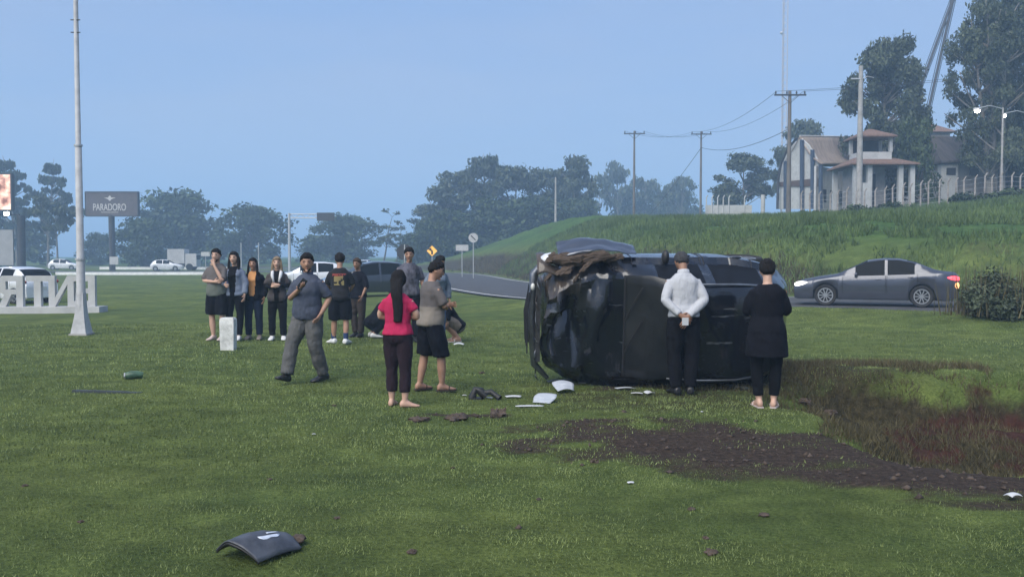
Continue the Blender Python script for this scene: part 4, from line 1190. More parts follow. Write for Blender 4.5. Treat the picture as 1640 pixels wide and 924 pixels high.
# far vehicles on the left carriageway
def box_truck(px, Y, label, w, h, col):
    p = gpt(px, Y); o = empty('box_truck', p, R(4))
    MB().bbox(-w / 2, w / 2, -1.1, 1.1, .9, .9 + h).build('cargo_box', col, o)
    MB().bbox(w / 2 + .05, w / 2 + 1.5, -1.0, 1.0, .5, 2.2).build('cab', white_c, o)
    MB().bbox(w / 2 + .6, w / 2 + 1.52, -.9, .9, 1.4, 2.0).build('windscreen', glass_m, o)
    MB().bbox(-w / 2, w / 2 + 1.3, -.5, .5, .45, .88).build('chassis', dark_st, o)
    for x in (-w / 2 + .6, w / 2 + .6):
        for y in (-.95, .95): MB().tube([(x, y - .12, .45), (x, y + .12, .45)], .45, 14).build('wheel', tyre_m, o)
    tag(o, label, 'truck'); return o
box_truck(286, 116, 'white-backed truck parked under the dome-shaped tree', 2.2, 1.9, white_c)
p = gpt(104, 118); v = copy_tree(far); v.name = 'hatchback_car'; place(v, p, R(5)); tag(v, 'distant white car behind the flagpole', 'car')
v = copy_tree(far); v.name = 'hatchback_car'; place(v, gpt(268, 112), R(8)); tag(v, 'distant white car parked beside the white-backed truck', 'car')

# white stone marker on the lawn
s0 = ground(366, 560)
SM = MB(); SM.rings([[Vector((sx * w, sy * w * .8, z)) for sx, sy in ((-1, -1), (1, -1), (1, 1), (-1, 1))] for w, z in ((.115, -.05), (.122, .2), (.125, .42), (.125, .54), (.105, .575))])
o = SM.build('stone_marker', mat('marker_white', (.55, .55, .53), .9, var=.25, scale=7, bump=.4, bscale=18), smooth=25); o.location = s0
tag(o, 'short white stone marker on the lawn in front of the man in shorts', 'marker post')

# utility poles and wires
def utility_pole(px, py_top, Y, label, arm=2.6, r=.14, m=wood_p, arm_on=True, ins=3):
    p = at(px, py_top, Y); z0 = Hs(p.x, p.y); H_ = p.z - z0
    o = empty('utility_pole', (p.x, p.y, z0))
    MB().tube([(0, 0, -.5), (0, 0, H_)], [r * 1.25, r * .75], 10).build('shaft', m, o, smooth=40)
    if arm_on:
        MB().box((0, -.12, H_ - .35), (arm, .10, .13)).build('crossarm', dark_st, o)
        for k in range(ins):
            x = -arm / 2 + .12 + (arm - .24) * k / (ins - 1) + (.12 if 0 < k < ins - 1 else 0)
            MB().tube([(x, -.12, H_ - .30), (x, -.12, H_ - .18), (x, -.12, H_ - .02)], [.03, .08, .04], 8).build('insulator', dark_st, o)
        for s_ in (-1, 1): MB().tube([(0, -.12, H_ - 1.0), (s_ * .7, -.12, H_ - .4)], .025, 5).build('brace', dark_st, o)
    tag(o, label, 'utility pole')
    return Vector((p.x, p.y - .12, p.z - .05))
pA = utility_pole(1016, 210, 108, 'utility pole with a crossarm beyond the embankment before the flat-topped trees')
pB = utility_pole(1123, 211, 112, 'utility pole with a crossarm beside the bushy hilltop tree')
pC = utility_pole(1265, 146, 72, 'nearest wooden utility pole with a wide crossarm beside the barn', 2.6, .17, ins=4)
pD = utility_pole(1379, 106, 68, 'thick pale concrete pole in front of the tile-roofed gatehouse', arm_on=False, r=.21, m=conc)
pE = utility_pole(890, 284, 105, 'plain pale pole standing in front of the dense wood', arm_on=False, r=.13, m=conc)
o = [x for x in bpy.data.objects if x.get('label', '').startswith('thick pale concrete')][0]
zt = pD.z - o.location.z
MB().tube([(0, 0, zt - 1.0), (.5, 0, zt - .75), (1.0, 0, zt - .85)], .03, 6).build('bracket', grey_st, o)
MB().box((-.35, -.1, zt - .95), (.9, .08, .1)).build('crossarm', grey_st, o)
cable_m = mat('cable', (.02, .02, .022), .7)
def cable(a, b_, sag, r=.022, lab='thin black power cable strung between the utility poles'):
    pts = [a.lerp(b_, k / 12) - Vector((0, 0, sag * 4 * (k / 12) * (1 - k / 12))) for k in range(13)]
    o = MB().tube(pts, r, 5).build('power_cable', cable_m); tag(o, lab, 'cable', 'power cables over the hilltop')
for dx in (-1.15, .1, 1.15):
    cable(pA + Vector((dx, 0, 0)), pB + Vector((dx * .9, 0, 0)), .7, .013)
for dx in (-1.1, 1.1):
    cable(pB + Vector((dx, 0, 0)), pC + Vector((dx, 0, 0)), .9, .016)
    cable(pC + Vector((dx, 0, 0)), Vector((52, 58, 17)), .8, .014)
cable(pB + Vector((0, 0, -2)), at(1040, 345, 112), .2, .03)
cable(pB + Vector((0, 0, -2)), pC + Vector((0, 0, -3)), .9, .025)

# lattice mast
Ym = 170; m0 = at(1254, 300, Ym); m0.z = Hs(m0.x, m0.y)
LM = empty('lattice_mast', m0); Hm = 66
red_w = mat('mast_paint', (.42, .40, .40), .7)
legs = [Vector((.55 * math.cos(R(90 + 120 * k)), .55 * math.sin(R(90 + 120 * k)), 0)) for k in range(3)]
for a in legs: MB().tube([a - Vector((0, 0, .5)), a + Vector((0, 0, Hm))], .075, 6).build('leg', red_w, LM)
lat = MB()
for k in range(55):
    z = k * 1.2
    for i in range(3): lat.tube([legs[i] + Vector((0, 0, z)), legs[(i + 1) % 3] + Vector((0, 0, z + 1.2))], .035, 4)
o = lat.build('lattice', red_w, LM); tag(o, kind='stuff')
MB().ell((-.75, -.3, 49 * 0 + at(1250, 54, Ym).z - m0.z), (.3, .3, .3), 8, 6).build('dish', grey_st, LM)
tag(LM, 'slender pale lattice radio mast behind the wide-armed utility pole', 'radio mast')

# barn: white gable with blue columns on its left end, swooping brown roof along its side
n0 = at(1316, 320, 82); n0.z = Hs(n0.x, n0.y)
BN = empty('barn', n0)
gF, gB = at(1317, 300, 82), at(1246, 300, 88)
gdir = Vector((gB.x - gF.x, gB.y - gF.y, 0)).normalized(); gnor = Vector((-gdir.y, gdir.x, 0))
if gnor.y > 0: gnor = -gnor
def on_gable(px, py, off=0.0):
    d = ray(px, py); q = Vector((0, 0, CAM_H)); t = (gF + gnor * off - q).dot(gnor) / d.dot(gnor); return q + d * t - n0
def gable_slab(pts, off0, off1, name, m, parent):
    A_ = [on_gable(x, y, off0) for x, y in pts]; C_ = [p + gnor * (off1 - off0) for p in A_]; n_ = len(pts)
    return MB().raw(A_ + C_, [tuple(range(n_)), tuple(reversed(range(n_, 2 * n_)))] + [(i, (i + 1) % n_, n_ + (i + 1) % n_, n_ + i) for i in range(n_)]).build(name, m, parent)
gable_slab([(1247, 335), (1317, 335), (1313, 266), (1303, 246), (1294, 232), (1283, 222), (1273, 228), (1260, 244), (1250, 266)], 0, -.2, 'gable_wall', white_c, BN)
gable_slab([(1248, 299), (1315, 299), (1315, 285), (1248, 292)], .10, .02, 'gable_band', mat('brown_band', (.09, .06, .05), .8), BN)
for px, pt in ((1257, 258), (1283, 224), (1300, 240), (1313, 264)):
    gable_slab([(px - 2.2, 335), (px + 2.2, 335), (px + 2.2, pt), (px - 2.2, pt)], .30, .12, 'column', blue_p, BN)
MB().tube([on_gable(*p, .4) for p in ((1245, 335), (1246, 290), (1251, 262), (1261, 240), (1276, 221))], .13, 8).build('arched_rib', dark_st, BN)
rA, rB = at(1281, 219, 85) - n0, at(1374, 221, 92) - n0
eA, eB = at(1315, 263, 81.6) - n0, at(1384, 263, 89) - n0
def roof_fn(u, v):
    q = rA.lerp(rB, u).lerp(eA.lerp(eB, u), v); q.z -= .55 * math.sin(math.pi * v) * (1 - .3 * v); return q
sheet('roof', roof_fn, 12, 10, roof_b, BN, .10, 60)
def roof_fn2(u, v):
    off = (on_gable(1248, 268) - rA); q = rA.lerp(rB, u) + Vector((0, 0, -.02)) + off * v; q.z -= .4 * math.sin(math.pi * v) * .8; return q
sheet('roof', roof_fn2, 12, 10, roof_b, BN, .10, 60)
MB().tube([rA + Vector((0, 0, .06)), rB + Vector((0, 0, .06))], .09, 8).build('ridge_cap', white_c, BN)
wv = (eB - eA).normalized(); wA = eA + wv * .3; wA.z = 0; wB = eB - wv * .4; wB.z = 0
def wall_box(name, a, b_, z0, z1, th, m, push=0.0):
    c_ = (a + b_) / 2; ang = math.atan2(b_.y - a.y, b_.x - a.x); nn = Vector((math.sin(ang), -math.cos(ang), 0))
    return MB().box(Vector((c_.x, c_.y, (z0 + z1) / 2)) + nn * push, ((b_ - a).length, th, z1 - z0), Matrix.Rotation(ang, 3, 'Z')).build(name, m, BN)
wall_box('side_wall', wA, wB, -.8, eA.z - .1, .2, white_c, -.7)
for k in range(4):
    a_ = wA.lerp(wB, .12 + .22 * k); wall_box('window', a_, a_ + wv * 1.1, 1.3, 2.5, .06, dark_open, -.58)
tag(BN, 'barn with a swooping brown roof, white gable and blue columns on the hilltop', 'barn')

# tile-roofed gatehouse with an open belvedere
Yt = 74
t0 = at(1398, 320, Yt); t0.z = Hs(t0.x, t0.y)
GH = empty('gatehouse', t0)
X = lambda px: at(px, 300, Yt).x - t0.x
Z = lambda py: at(820, py, Yt).z - t0.z
def hip(x0, x1, y0, y1, z0, z1, name, f=.12):
    cx_, cy_ = (x0 + x1) / 2, (y0 + y1) / 2; rx_ = (x1 - x0) * f
    vs = [(x0, y0, z0), (x1, y0, z0), (x1, y1, z0), (x0, y1, z0), (cx_ - rx_, cy_, z1), (cx_ + rx_, cy_, z1), (x0, y0, z0 - .12), (x1, y0, z0 - .12), (x1, y1, z0 - .12), (x0, y1, z0 - .12)]
    fs = [(0, 1, 5, 4), (1, 2, 5), (2, 3, 4, 5), (3, 0, 4), (0, 6, 7, 1), (1, 7, 8, 2), (2, 8, 9, 3), (3, 9, 6, 0), (6, 9, 8, 7)]
    return MB().raw(vs, fs).build(name, brick_r, GH)
hip(X(1362), X(1422), -1.7, 1.7, Z(221), Z(207), 'upper_roof', .05)
hip(X(1343), X(1448), -2.9, 2.9, Z(267), Z(251), 'lower_roof', .22)
MB().bbox(X(1368), X(1418), -1.15, 1.15, Z(258), Z(246)).build('parapet', white_c, GH)
for px in (1369.5, 1416.5):
    for y in (-1.05, 1.05): MB().box((X(px), y, (Z(246) + Z(222)) / 2), (.26, .26, Z(222) - Z(246) + .02)).build('upper_column', white_c, GH)
MB().bbox(X(1373), X(1413), .9, 1.0, Z(246), Z(224)).build('opening_shade_sheet', dark_open, GH)  # dark sheet added to stand for shade inside the open belvedere
for px in (1353, 1374, 1422, 1440):
    for y in (-2.3, 2.3): MB().box((X(px), y, (Z(268) - .6) / 2), (.38, .38, Z(268) + .6)).build('column', white_c, GH)
MB().bbox(X(1362), X(1412), -.6, 1.8, -.6, Z(269)).build('room_wall', mat('shade_toned_wall', (.25, .24, .24), .9, var=.15, scale=2), GH)  # shade under the lower roof is put into the wall's darker grey
MB().bbox(X(1385), X(1397), -.66, -.58, .0, Z(280)).build('door', dark_open, GH)
MB().bbox(X(1350), X(1375), -2.6, -2.4, -.6, Z(297)).build('low_wall', white_c, GH)
tag(GH, 'tile-roofed gatehouse with an open belvedere on white columns', 'gatehouse')

# white shed with a big dark roof
Yh = 79; h0 = at(1530, 320, Yh); h0.z = Hs(h0.x, h0.y)
SH = empty('shed', h0)
X = lambda px: at(px, 300, Yh).x - h0.x
Z = lambda py: at(820, py, Yh).z - h0.z
MB().bbox(X(1492), X(1578), -1.5, 4, -.8, Z(262)).build('wall', mat('cream_wall', (.30, .27, .25), .85, var=.15, scale=1.5), SH)
MB().bbox(X(1488), X(1514), -2.2, -1.52, -.8, Z(268)).build('porch_wall', white_c, SH)
MB().raw([(X(1484), -2.6, Z(263)), (X(1586), -2.6, Z(259)), (X(1575), 2.0, Z(214)), (X(1505), 2.0, Z(214)), (X(1484), 6, Z(262)), (X(1586), 6, Z(262)), (X(1484), -2.6, Z(266)), (X(1586), -2.6, Z(262)), (X(1484), 6, Z(265)), (X(1586), 6, Z(265))], [(0, 1, 2, 3), (3, 2, 5, 4), (0, 3, 4), (1, 5, 2), (0, 6, 7, 1), (6, 8, 9, 7), (0, 4, 8, 6), (1, 7, 9, 5), (4, 5, 9, 8)]).build('roof', mat('shed_roof', (.055, .048, .047), .9, var=.4, scale=1.2, stretch=(3, .4, .4)), SH)
for px in (1503, 1545): MB().bbox(X(px) - .4, X(px) + .4, -1.56 if px > 1520 else -2.26, -1.49 if px > 1520 else -2.19, Z(284), Z(273)).build('window', dark_open, SH)
tag(SH, 'pale shed with a large dark roof behind the fence and trees', 'shed')
TR = empty('tiled_roof_house', on(at(1480, 300, 98).x, 98))
X2 = lambda px: at(px, 300, 98).x - TR.location.x
Z2 = lambda py: at(820, py, 98).z - TR.location.z
MB().bbox(X2(1455), X2(1520), 0, 5, -.5, Z2(212)).build('wall', MATS['cream_wall'], TR)
MB().raw([(X2(1448), -.5, Z2(212)), (X2(1530), -.5, Z2(212)), (X2(1530), 6, Z2(212)), (X2(1448), 6, Z2(212)), (X2(1485), 2.7, Z2(186))], [(0, 1, 4), (1, 2, 4), (2, 3, 4), (3, 0, 4), (3, 2, 1, 0)]).build('roof', brick_r, TR)
tag(TR, 'house with a pointed clay-tile roof half hidden behind the tall eucalyptus', 'house')
# grain chutes: two long steel tubes leaning together
for (a, b_, lab) in (((1474, 140), (1533, -20), 'long dark grain chute slanting up behind the eucalyptus'), ((1484, 190), (1530, -14), 'steeper dark grain chute standing on the clay-tile roof'),):
    q0, q1 = at(a[0], a[1], 99.5), at(b_[0], b_[1], 99.5)
    if a[1] < 150: q0 = q0 + (q0 - q1) * .42
    d_ = q1 - q0; o = empty('grain_chute', q0)
    MB().tube([(0, 0, 0), d_], .16, 8).build('tube', dark_st, o)
    for s_ in (-1, 1): MB().tube([(s_ * .28, 0, .1), d_ + Vector((s_ * .28, 0, 0))], .045, 5).build('rail', dark_st, o)
    tag(o, lab, 'chute')

# concrete fence with bent post tops along the hilltop
post_m = mat('old_concrete_post', (.28, .25, .225), .95, var=.3, scale=2)
FN = empty('wire_fence', on(at(1300, 300, 64).x, 64))
fx0, fy0 = FN.location.x, FN.location.y; fz0 = FN.location.z
tops = []
for k in range(27):
    px = 1285 + 14.5 * k + random.uniform(-2, 2); Y = 66 - .22 * k * .4
    p = at(px, 300, Y); z0 = Hs(p.x, p.y); q = Vector((p.x - fx0, p.y - fy0, z0 - fz0)); lean_ = random.uniform(-.03, .03)
    hgt = 1.75 + random.uniform(-.1, .12)
    MB().tube([q + Vector((0, 0, -.3)), q + Vector((lean_, 0, hgt)), q + Vector((lean_ + .12, -.10, hgt + .26))], [.068, .06, .045], 6).build('post', post_m, FN)
    tops.append((q, hgt))
for lev in (.3, .65, 1.0, 1.35, 1.7):
    MB().tube([q + Vector((0, -.08, hh * lev / 1.75)) for q, hh in tops], .009, 4).build('wire', grey_st, FN)
tag(FN, 'wire fence with bent-topped concrete posts along the hilltop', 'fence')
WF = empty('white_fence', on(at(1165, 320, 90).x, 90))
wx, wz = WF.location.x, WF.location.z
def wp_(px): p = at(px, 320, 90); return Vector((p.x - wx, 0, at(px, 331, 90).z - wz))
MB().bbox(wp_(1130).x, wp_(1204).x, -.08, .08, -1.5, wp_(1165).z + .15).build('low_wall', white_c, WF)
for px in (1131, 1140, 1149, 1158, 1167, 1192):
    q = wp_(px); MB().tube([q + Vector((0, -.1, -1.5)), q + Vector((0, -.1, .9)), q + Vector((.14, -.1, 1.15))], .06, 6).build('post', white_c, WF)
MB().tube([wp_(1222) + Vector((0, 0, -1.5)), wp_(1222) + Vector((0, 0, 1.2))], .22, 8).build('end_post', white_c, WF)
tag(WF, 'low white wall with bent posts on the hilltop beside the bushy tree', 'fence')

# lit street lamps among the eucalyptus
lampm = mat('street_lamp_lit', (1, 1, 1), .3, emit=(1.0, 0.93, 0.78), estr=14)
for px, py, Y, s_, lab in ((1565, 178, 66, 1.0, 'lit street lamp glowing before the many-stemmed eucalyptus'), (1609, 186, 68, .62, 'smaller lit street lamp beside the dense dark evergreen')):
    p = at(px, py, Y); xo = 2.1
    base = on(p.x + xo, p.y + .3); o = empty('street_lamp', base); L_ = p - base
    MB().tube([(0, 0, -.4), (0, 0, L_.z + .3)], [.10, .06], 8).build('post', conc, o)
    MB().tube([(0, 0, L_.z + .2), (L_.x * .5, L_.y * .5, L_.z + .42), (L_.x, L_.y, L_.z + .2)], .035, 6).build('arm', grey_st, o)
    MB().ell((L_.x, L_.y, L_.z + .14), (.34 * s_, .18 * s_, .11 * s_), 12, 6).build('lamp_head', grey_st, o)
    MB().ell((L_.x, L_.y, L_.z), (.20 * s_, .15 * s_, .15 * s_), 12, 8).build('bulb', lampm, o)
    tag(o, lab, 'street lamp')
# ------------------------------------------------------------------ people
def skin(n, c): return mat('skin_' + n, c, .55, var=.08, scale=12)
SKIN_A, SKIN_B, SKIN_C = skin('tan', (.36, .20, .135)), skin('light', (.50, .31, .23)), skin('brown', (.26, .14, .09))
HAIR = mat('hair_black', (.010, .009, .010), .85, spec=.2, var=.3, scale=40, stretch=(1, 1, .15), bump=.9, bscale=55)
HAIR_B = mat('hair_brown', (.05, .035, .026), .85, spec=.2, var=.3, scale=40, stretch=(1, 1, .15), bump=.9, bscale=55)
HAIR_G = mat('hair_grey', (.030, .030, .034), .85, var=.4, scale=40, bump=.9, bscale=55)
HAIR_L = mat('hair_fair', (.20, .15, .10), .85, spec=.2, var=.3, scale=40, stretch=(1, 1, .15), bump=.9, bscale=55)
EYE = mat('eye', (.02, .015, .012), .2); LIP = mat('lip', (.24, .085, .075), .5)
def cloth(n, c, var=.16, rough=.9): return mat('cloth_' + n, c, rough, spec=.15, var=var, scale=9, bump=.75, bscale=15, stretch=(1.5, 1.5, .6))
DEPS = bpy.context.evaluated_depsgraph_get

def remesh(mb, voxel, smooth_it=2, wrinkle=0.0, seed=0, wscale=9.0):
    me = mb.mesh('tmp')
    ob = bpy.data.objects.new('tmp', me); COL.objects.link(ob)
    md = ob.modifiers.new('r', 'REMESH'); md.mode = 'VOXEL'; md.voxel_size = voxel
    sm_ = ob.modifiers.new('s', 'SMOOTH'); sm_.iterations = smooth_it; sm_.factor = .5
    dg = bpy.context.evaluated_depsgraph_get(); dg.update()
    out = bpy.data.meshes.new_from_object(ob.evaluated_get(dg))
    bpy.data.objects.remove(ob); bpy.data.meshes.remove(me)
    if wrinkle:
        n = len(out.vertices); co = np.empty(n * 3, np.float32); out.vertices.foreach_get('co', co); co = co.reshape(-1, 3)
        no = np.empty(n * 3, np.float32); out.vertices.foreach_get('normal', no); no = no.reshape(-1, 3)
        x, y, z = co.T
        w = fbm(x * wscale * .8 + y * wscale * .7 + seed, z * wscale * 1.3 + x * 3 - y * 2, 3, seed) - .5
        co = co + no * ((w + .2) * 2 * wrinkle)[:, None]
        out.vertices.foreach_set('co', co.ravel().astype(np.float32))
    out.polygons.foreach_set('use_smooth', np.ones(len(out.polygons), dtype=bool)); out.update()
    return out

TORSO = [(.80, .085, .075, -.005), (.84, .140, .105, -.008), (.90, .170, .122, -.012), (.97, .165, .115, -.008), (1.07, .143, .100, 0), (1.18, .152, .108, .004), (1.28, .166, .114, .004), (1.345, .168, .104, -.004), (1.385, .150, .088, -.010), (1.42, .112, .072, -.012), (1.45, .078, .060, -.012), (1.475, .060, .056, -.012)]
class Person:
    def __init__(s, name, px, py, head_py, rz, label, skin_m, build=1.0, belly=0.0, lean=0.0, voxel=.014, pose=None, head=(0, 0), drop=0.0, fem=False, H=None, twist=0.0):
        s.g = ground(px, py); Y = s.g.y
        s.H = H or (py - head_py) * Y / FPX
        s.k = s.H / 1.735
        s.o = empty(name, (s.g.x, s.g.y, s.g.z + .005), R(rz)); s.o.scale = (s.k,) * 3
        tag(s.o, label, 'person')
        s.b, s.belly, s.vx, s.skin, s.fem = build, belly, voxel / s.k, skin_m, fem
        s.seed = int(px)
        p = {'hipL': (-.09, 0, .90), 'hipR': (.09, 0, .90), 'kneeL': (-.112, .02, .49), 'kneeR': (.112, .02, .49), 'ankL': (-.115, -.02, .085), 'ankR': (.115, -.02, .085),
             'elbL': (-.245, -.02, 1.13), 'elbR': (.245, -.02, 1.13), 'wrL': (-.255, .05, .88), 'wrR': (.255, .05, .88), 'toeL': 8, 'toeR': -8, 'pitchL': 0, 'pitchR': 0,
             'handL': None, 'handR': None, 'curl': .5}
        p.update(pose or {}); s.p = p
        # upper body frame: lean about the hips, drop for crouching
        s.T = Matrix.Translation((0, 0, -drop)) @ Matrix.Translation((0, 0, .92)) @ Matrix.Rotation(-R(lean), 4, 'X') @ Matrix.Rotation(R(twist), 4, 'Z') @ Matrix.Translation((0, 0, -.92))
        s.sh = {'L': Vector((-.165 * build, -.01, 1.362)), 'R': Vector((.165 * build, -.01, 1.362))}
        if fem: s.sh = {k: Vector((v.x * .9, v.y, v.z - .005)) for k, v in s.sh.items()}
        s.HM = s.T @ Matrix.Translation((0, .012, 1.515)) @ Matrix.Rotation(R(head[0]), 4, 'Z') @ Matrix.Rotation(-R(head[1]), 4, 'X') @ Matrix.Translation((0, .012, .095))
        s.body()
    def V(s, k): return Vector(s.p[k])
    def arm(s, side): return [s.T @ s.sh[side], s.T @ s.V('elb' + side), s.T @ s.V('wr' + side)]
    def leg(s, side):
        h = s.T @ s.V('hip' + side); return [h, s.V('knee' + side), s.V('ank' + side)]
    def torso(s, mb, off, z0=.0, z1=9, flare=0.0, n=18):
        prof = []
        zs = [t[0] for t in TORSO]
        grid = sorted(set([z for z in zs if z0 < z < z1] + [max(z0, zs[0]), min(z1, zs[-1])]))
        rr = []
        for z in grid:
            rx, ry, yo = (float(np.interp(z, zs, [t[i] for t in TORSO])) for i in (1, 2, 3))
            bel = s.belly * math.exp(-((z - 1.06) / .13) ** 2)
            wx = .94 * s.b * (1 + (.04 * math.exp(-((z - .90) / .08) ** 2) - .08 * math.exp(-((z - 1.3) / .15) ** 2) if s.fem else 0))
            fl = flare * max(0, (1.15 - z) / .3)
            rx = rx * wx + off + bel * .5 + fl; ry2 = ry * (0.4 + .6 * s.b) + off + fl; 
            bust = (.035 * math.exp(-((z - 1.27) / .07) ** 2) if s.fem else 0)
            ring = []
            for j in range(n):
                a = 2 * math.pi * j / n; ca, sa = math.cos(a), math.sin(a)
                ee = 1 / (abs(ca) ** 2.6 + abs(sa) ** 2.6) ** (1 / 2.6)
                y = ry2 * sa * ee + yo + (bel + bust if sa > 0 else 0) * max(0, sa)
                ring.append(s.T @ Vector((rx * ca * ee, y, z)))
            rr.append(ring)
        mb.rings(rr)
    def limb(s, mb, pts, rads, fr=(0, 1), n=12, sub=6):
        """tapered limb through 3 joints; rads given at joint 0, mid, joint 1, mid, joint 2"""
        A_, B_, C_ = pts; P = []
        for k in range(sub * 2 + 1):
            t = k / (sub * 2)
            q = A_.lerp(B_, t * 2) if t <= .5 else B_.lerp(C_, t * 2 - 1)
            if .38 < t < .62:                          # round the joint
                w = 1 - abs(t - .5) / .12; q = q.lerp(A_.lerp(B_, .88).lerp(B_.lerp(C_, .12), .5), .5 * w)
            P.append((t, q))
        sel = [(t, q) for t, q in P if fr[0] - 1e-6 <= t <= fr[1] + 1e-6]
        def pos(t):
            for (t0, q0), (t1, q1) in zip(P[:-1], P[1:]):
                if t0 <= t <= t1: return q0.lerp(q1, (t - t0) / (t1 - t0))
            return P[-1][1]
        ts = [t for t, _ in sel]
        if fr[1] not in ts and fr[1] < 1: sel.append((fr[1], pos(fr[1])))
        mb.tube([q for _, q in sel], [float(np.interp(t, [0, .25, .5, .75, 1], rads)) for t, _ in sel], n)
    def head_pt(s, d, sc=1.0, add=0.0):
        """point on the head for unit direction d (y forward)"""
        x, y, z = d
        rx, ry, rz = .080, .100, .121
        if z < 0: rx *= 1 - .30 * min(1, -z) ** 1.3; ry *= 1 - .10 * (-z) if y > 0 else 1 - .35 * (-z)
        v = Vector((x * rx, y * ry + (.012 * (-z) if z < 0 else 0), z * rz)) * sc + Vector(d) * add
        return v
    def body(s):
        mb = MB(); s.torso(mb, -.016)
        mb.tube([s.T @ Vector((0, -.014, 1.42)), s.T @ Vector((0, -.006, 1.47)), s.HM @ Vector((0, -.028, -.07)), s.HM @ Vector((0, -.02, -.01))], [.066, .054, .053, .05], 12)
        # head
        nu, nv = 20, 14; vs, fs = [], []
        for i in range(nv + 1):
            th = math.pi * i / nv
            for j in range(nu):
                ph = 2 * math.pi * j / nu; d = (math.sin(th) * math.cos(ph), math.sin(th) * math.sin(ph), math.cos(th))
                vs.append(s.HM @ s.head_pt(d))
        for i in range(nv):
            for j in range(nu): fs.append((i * nu + j, (i + 1) * nu + j, (i + 1) * nu + (j + 1) % nu, i * nu + (j + 1) % nu))
        mb.raw(vs, fs)
        mb.tube([s.HM @ Vector((0, .088, .018)), s.HM @ Vector((0, .108, -.018)), s.HM @ Vector((0, .098, -.034))], [.010, .018, .014], 8)   # nose
        mb.ell(s.HM @ Vector((0, .078, -.098)), (.026, .02, .018), 10, 6)                                                               # chin
        for sx in (-1, 1): mb.ell(s.HM @ Vector((sx * .078, -.008, -.005)), (.012, .020, .032), 8, 6)                                   # ears
        b = s.b
        for S in 'LR':
            s.limb(mb, s.arm(S), [.047 * b, .046 * b, .038 * b, .036 * b, .025])
            s.limb(mb, s.leg(S), [.092 * b, .080 * b, .055 * b, .057 * b, .036])
            s.foot(mb, S, 0)
            s.palm(mb, S)
        me = remesh(mb, s.vx, 2)
        # fingers: separate, unequal, bent, rooted in the palm
        fb = MB()
        for S in 'LR': s.fingers(fb, S)
        if fb.v:
            n0_ = len(me.vertices); bm = bmesh.new(); bm.from_mesh(me)
            vv = [bm.verts.new(v) for v in fb.v]
            for f in fb.f: 
                try: bm.faces.new([vv[i] for i in f]).smooth = True
                except ValueError: pass
            bm.to_mesh(me); bm.free()
        s.bodyo = link('body', me, s.skin, s.o)
        # face
        for sx in (-1, 1):
            M = Matrix.Rotation(0, 3, 'Z')
            MB().ell(s.HM @ Vector((sx * .031, .083, .012)), (.013, .008, .008), 8, 6).build('eye', EYE, s.o, smooth=180)
            MB().tube([s.HM @ Vector((sx * .014, .094, .032)), s.HM @ Vector((sx * .032, .091, .037)), s.HM @ Vector((sx * .050, .078, .030))], .0055, 5).build('eyebrow', HAIR, s.o)
        MB().ell(s.HM @ Vector((0, .089, -.058)), (.024, .008, .008), 10, 6).build('mouth', LIP, s.o, smooth=180)
    def hand_frame(s, S):
        A_, E, W = s.arm(S); d = (W - E).normalized()
        hd = s.p['hand' + S]
        if hd: d = (s.T.to_3x3() @ Vector(hd[0])).normalized(); nrm = s.T.to_3x3() @ Vector(hd[1])
        else: nrm = Vector((1 if S == 'L' else -1, 0, 0)); nrm = s.T.to_3x3() @ nrm
        nrm = (nrm - d * nrm.dot(d)).normalized(); sd = d.cross(nrm)          # nrm: palm side
        if not hd and sd.y < 0: sd = -sd
        return W, d, nrm, sd
    def palm(s, mb, S):
        W, d, nrm, sd = s.hand_frame(S); rr = []
        for t, w, h in ((-.02, .026, .022), (.02, .034, .019), (.06, .042, .017), (.095, .040, .013)):
            c = W + d * t; rr.append([c + sd * (w * math.cos(a)) + nrm * (h * math.sin(a)) for a in [2 * math.pi * k / 10 for k in range(10)]])
        mb.rings(rr)
    def fingers(s, fb, S):
        W, d, nrm, sd = s.hand_frame(S); cu = s.p['curl']
        for k, (o_, L_) in enumerate(((.030, .066), (.010, .076), (-.011, .070), (-.030, .054))):
            p = W + d * .085 + sd * o_; dd = (d + sd * o_ * 1.5).normalized(); pts = [p]
            for q, f in ((.42, .5), (.33, .9), (.25, .7)):
                dd = (dd + nrm * (cu * f)).normalized(); p = p + dd * (L_ * q * 1.08); pts.append(p)
            fb.tube(pts, [.0098, .0090, .0082, .006], 6)
        p = W + d * .025 + sd * .028; dd = (d * .6 + sd * .75 + nrm * .35).normalized(); pts = [p]
        for q in (.034, .028): p = p + dd * q; pts.append(p); dd = (dd + d * .35 + nrm * .2).normalized()
        fb.tube(pts, [.0115, .0105, .007], 6)
    def foot(s, mb, S, off, sole=0.0):
        A_ = s.V('ank' + S); a = R(s.p['toe' + S]); pit = R(s.p['pitch' + S])
        M = Matrix.Translation(A_) @ Matrix.Rotation(a, 4, 'Z') @ Matrix.Rotation(pit, 4, 'X')
        rr = []
        for y, w, z0, z1 in ((-.068, .020, -.070, -.020), (-.055, .034, -.083, .00), (-.01, .037, -.085, .022), (.045, .038, -.085, .004), (.10, .045, -.085, -.030), (.15, .044, -.085, -.046), (.185, .030, -.083, -.056), (.198, .014, -.078, -.062)):
            w += off; z1 += off; zc, h = (z0 + z1) / 2, (z1 - z0) / 2; y = y * (1 + off * 3)
            rr.append([M @ Vector((w * math.cos(t) * (1 if math.sin(t) > 0 else 1.05), y, zc + h * max(-.92, min(1, 1.12 * math.sin(t))))) for t in [2 * math.pi * k / 12 for k in range(12)]])
        mb.rings(rr)
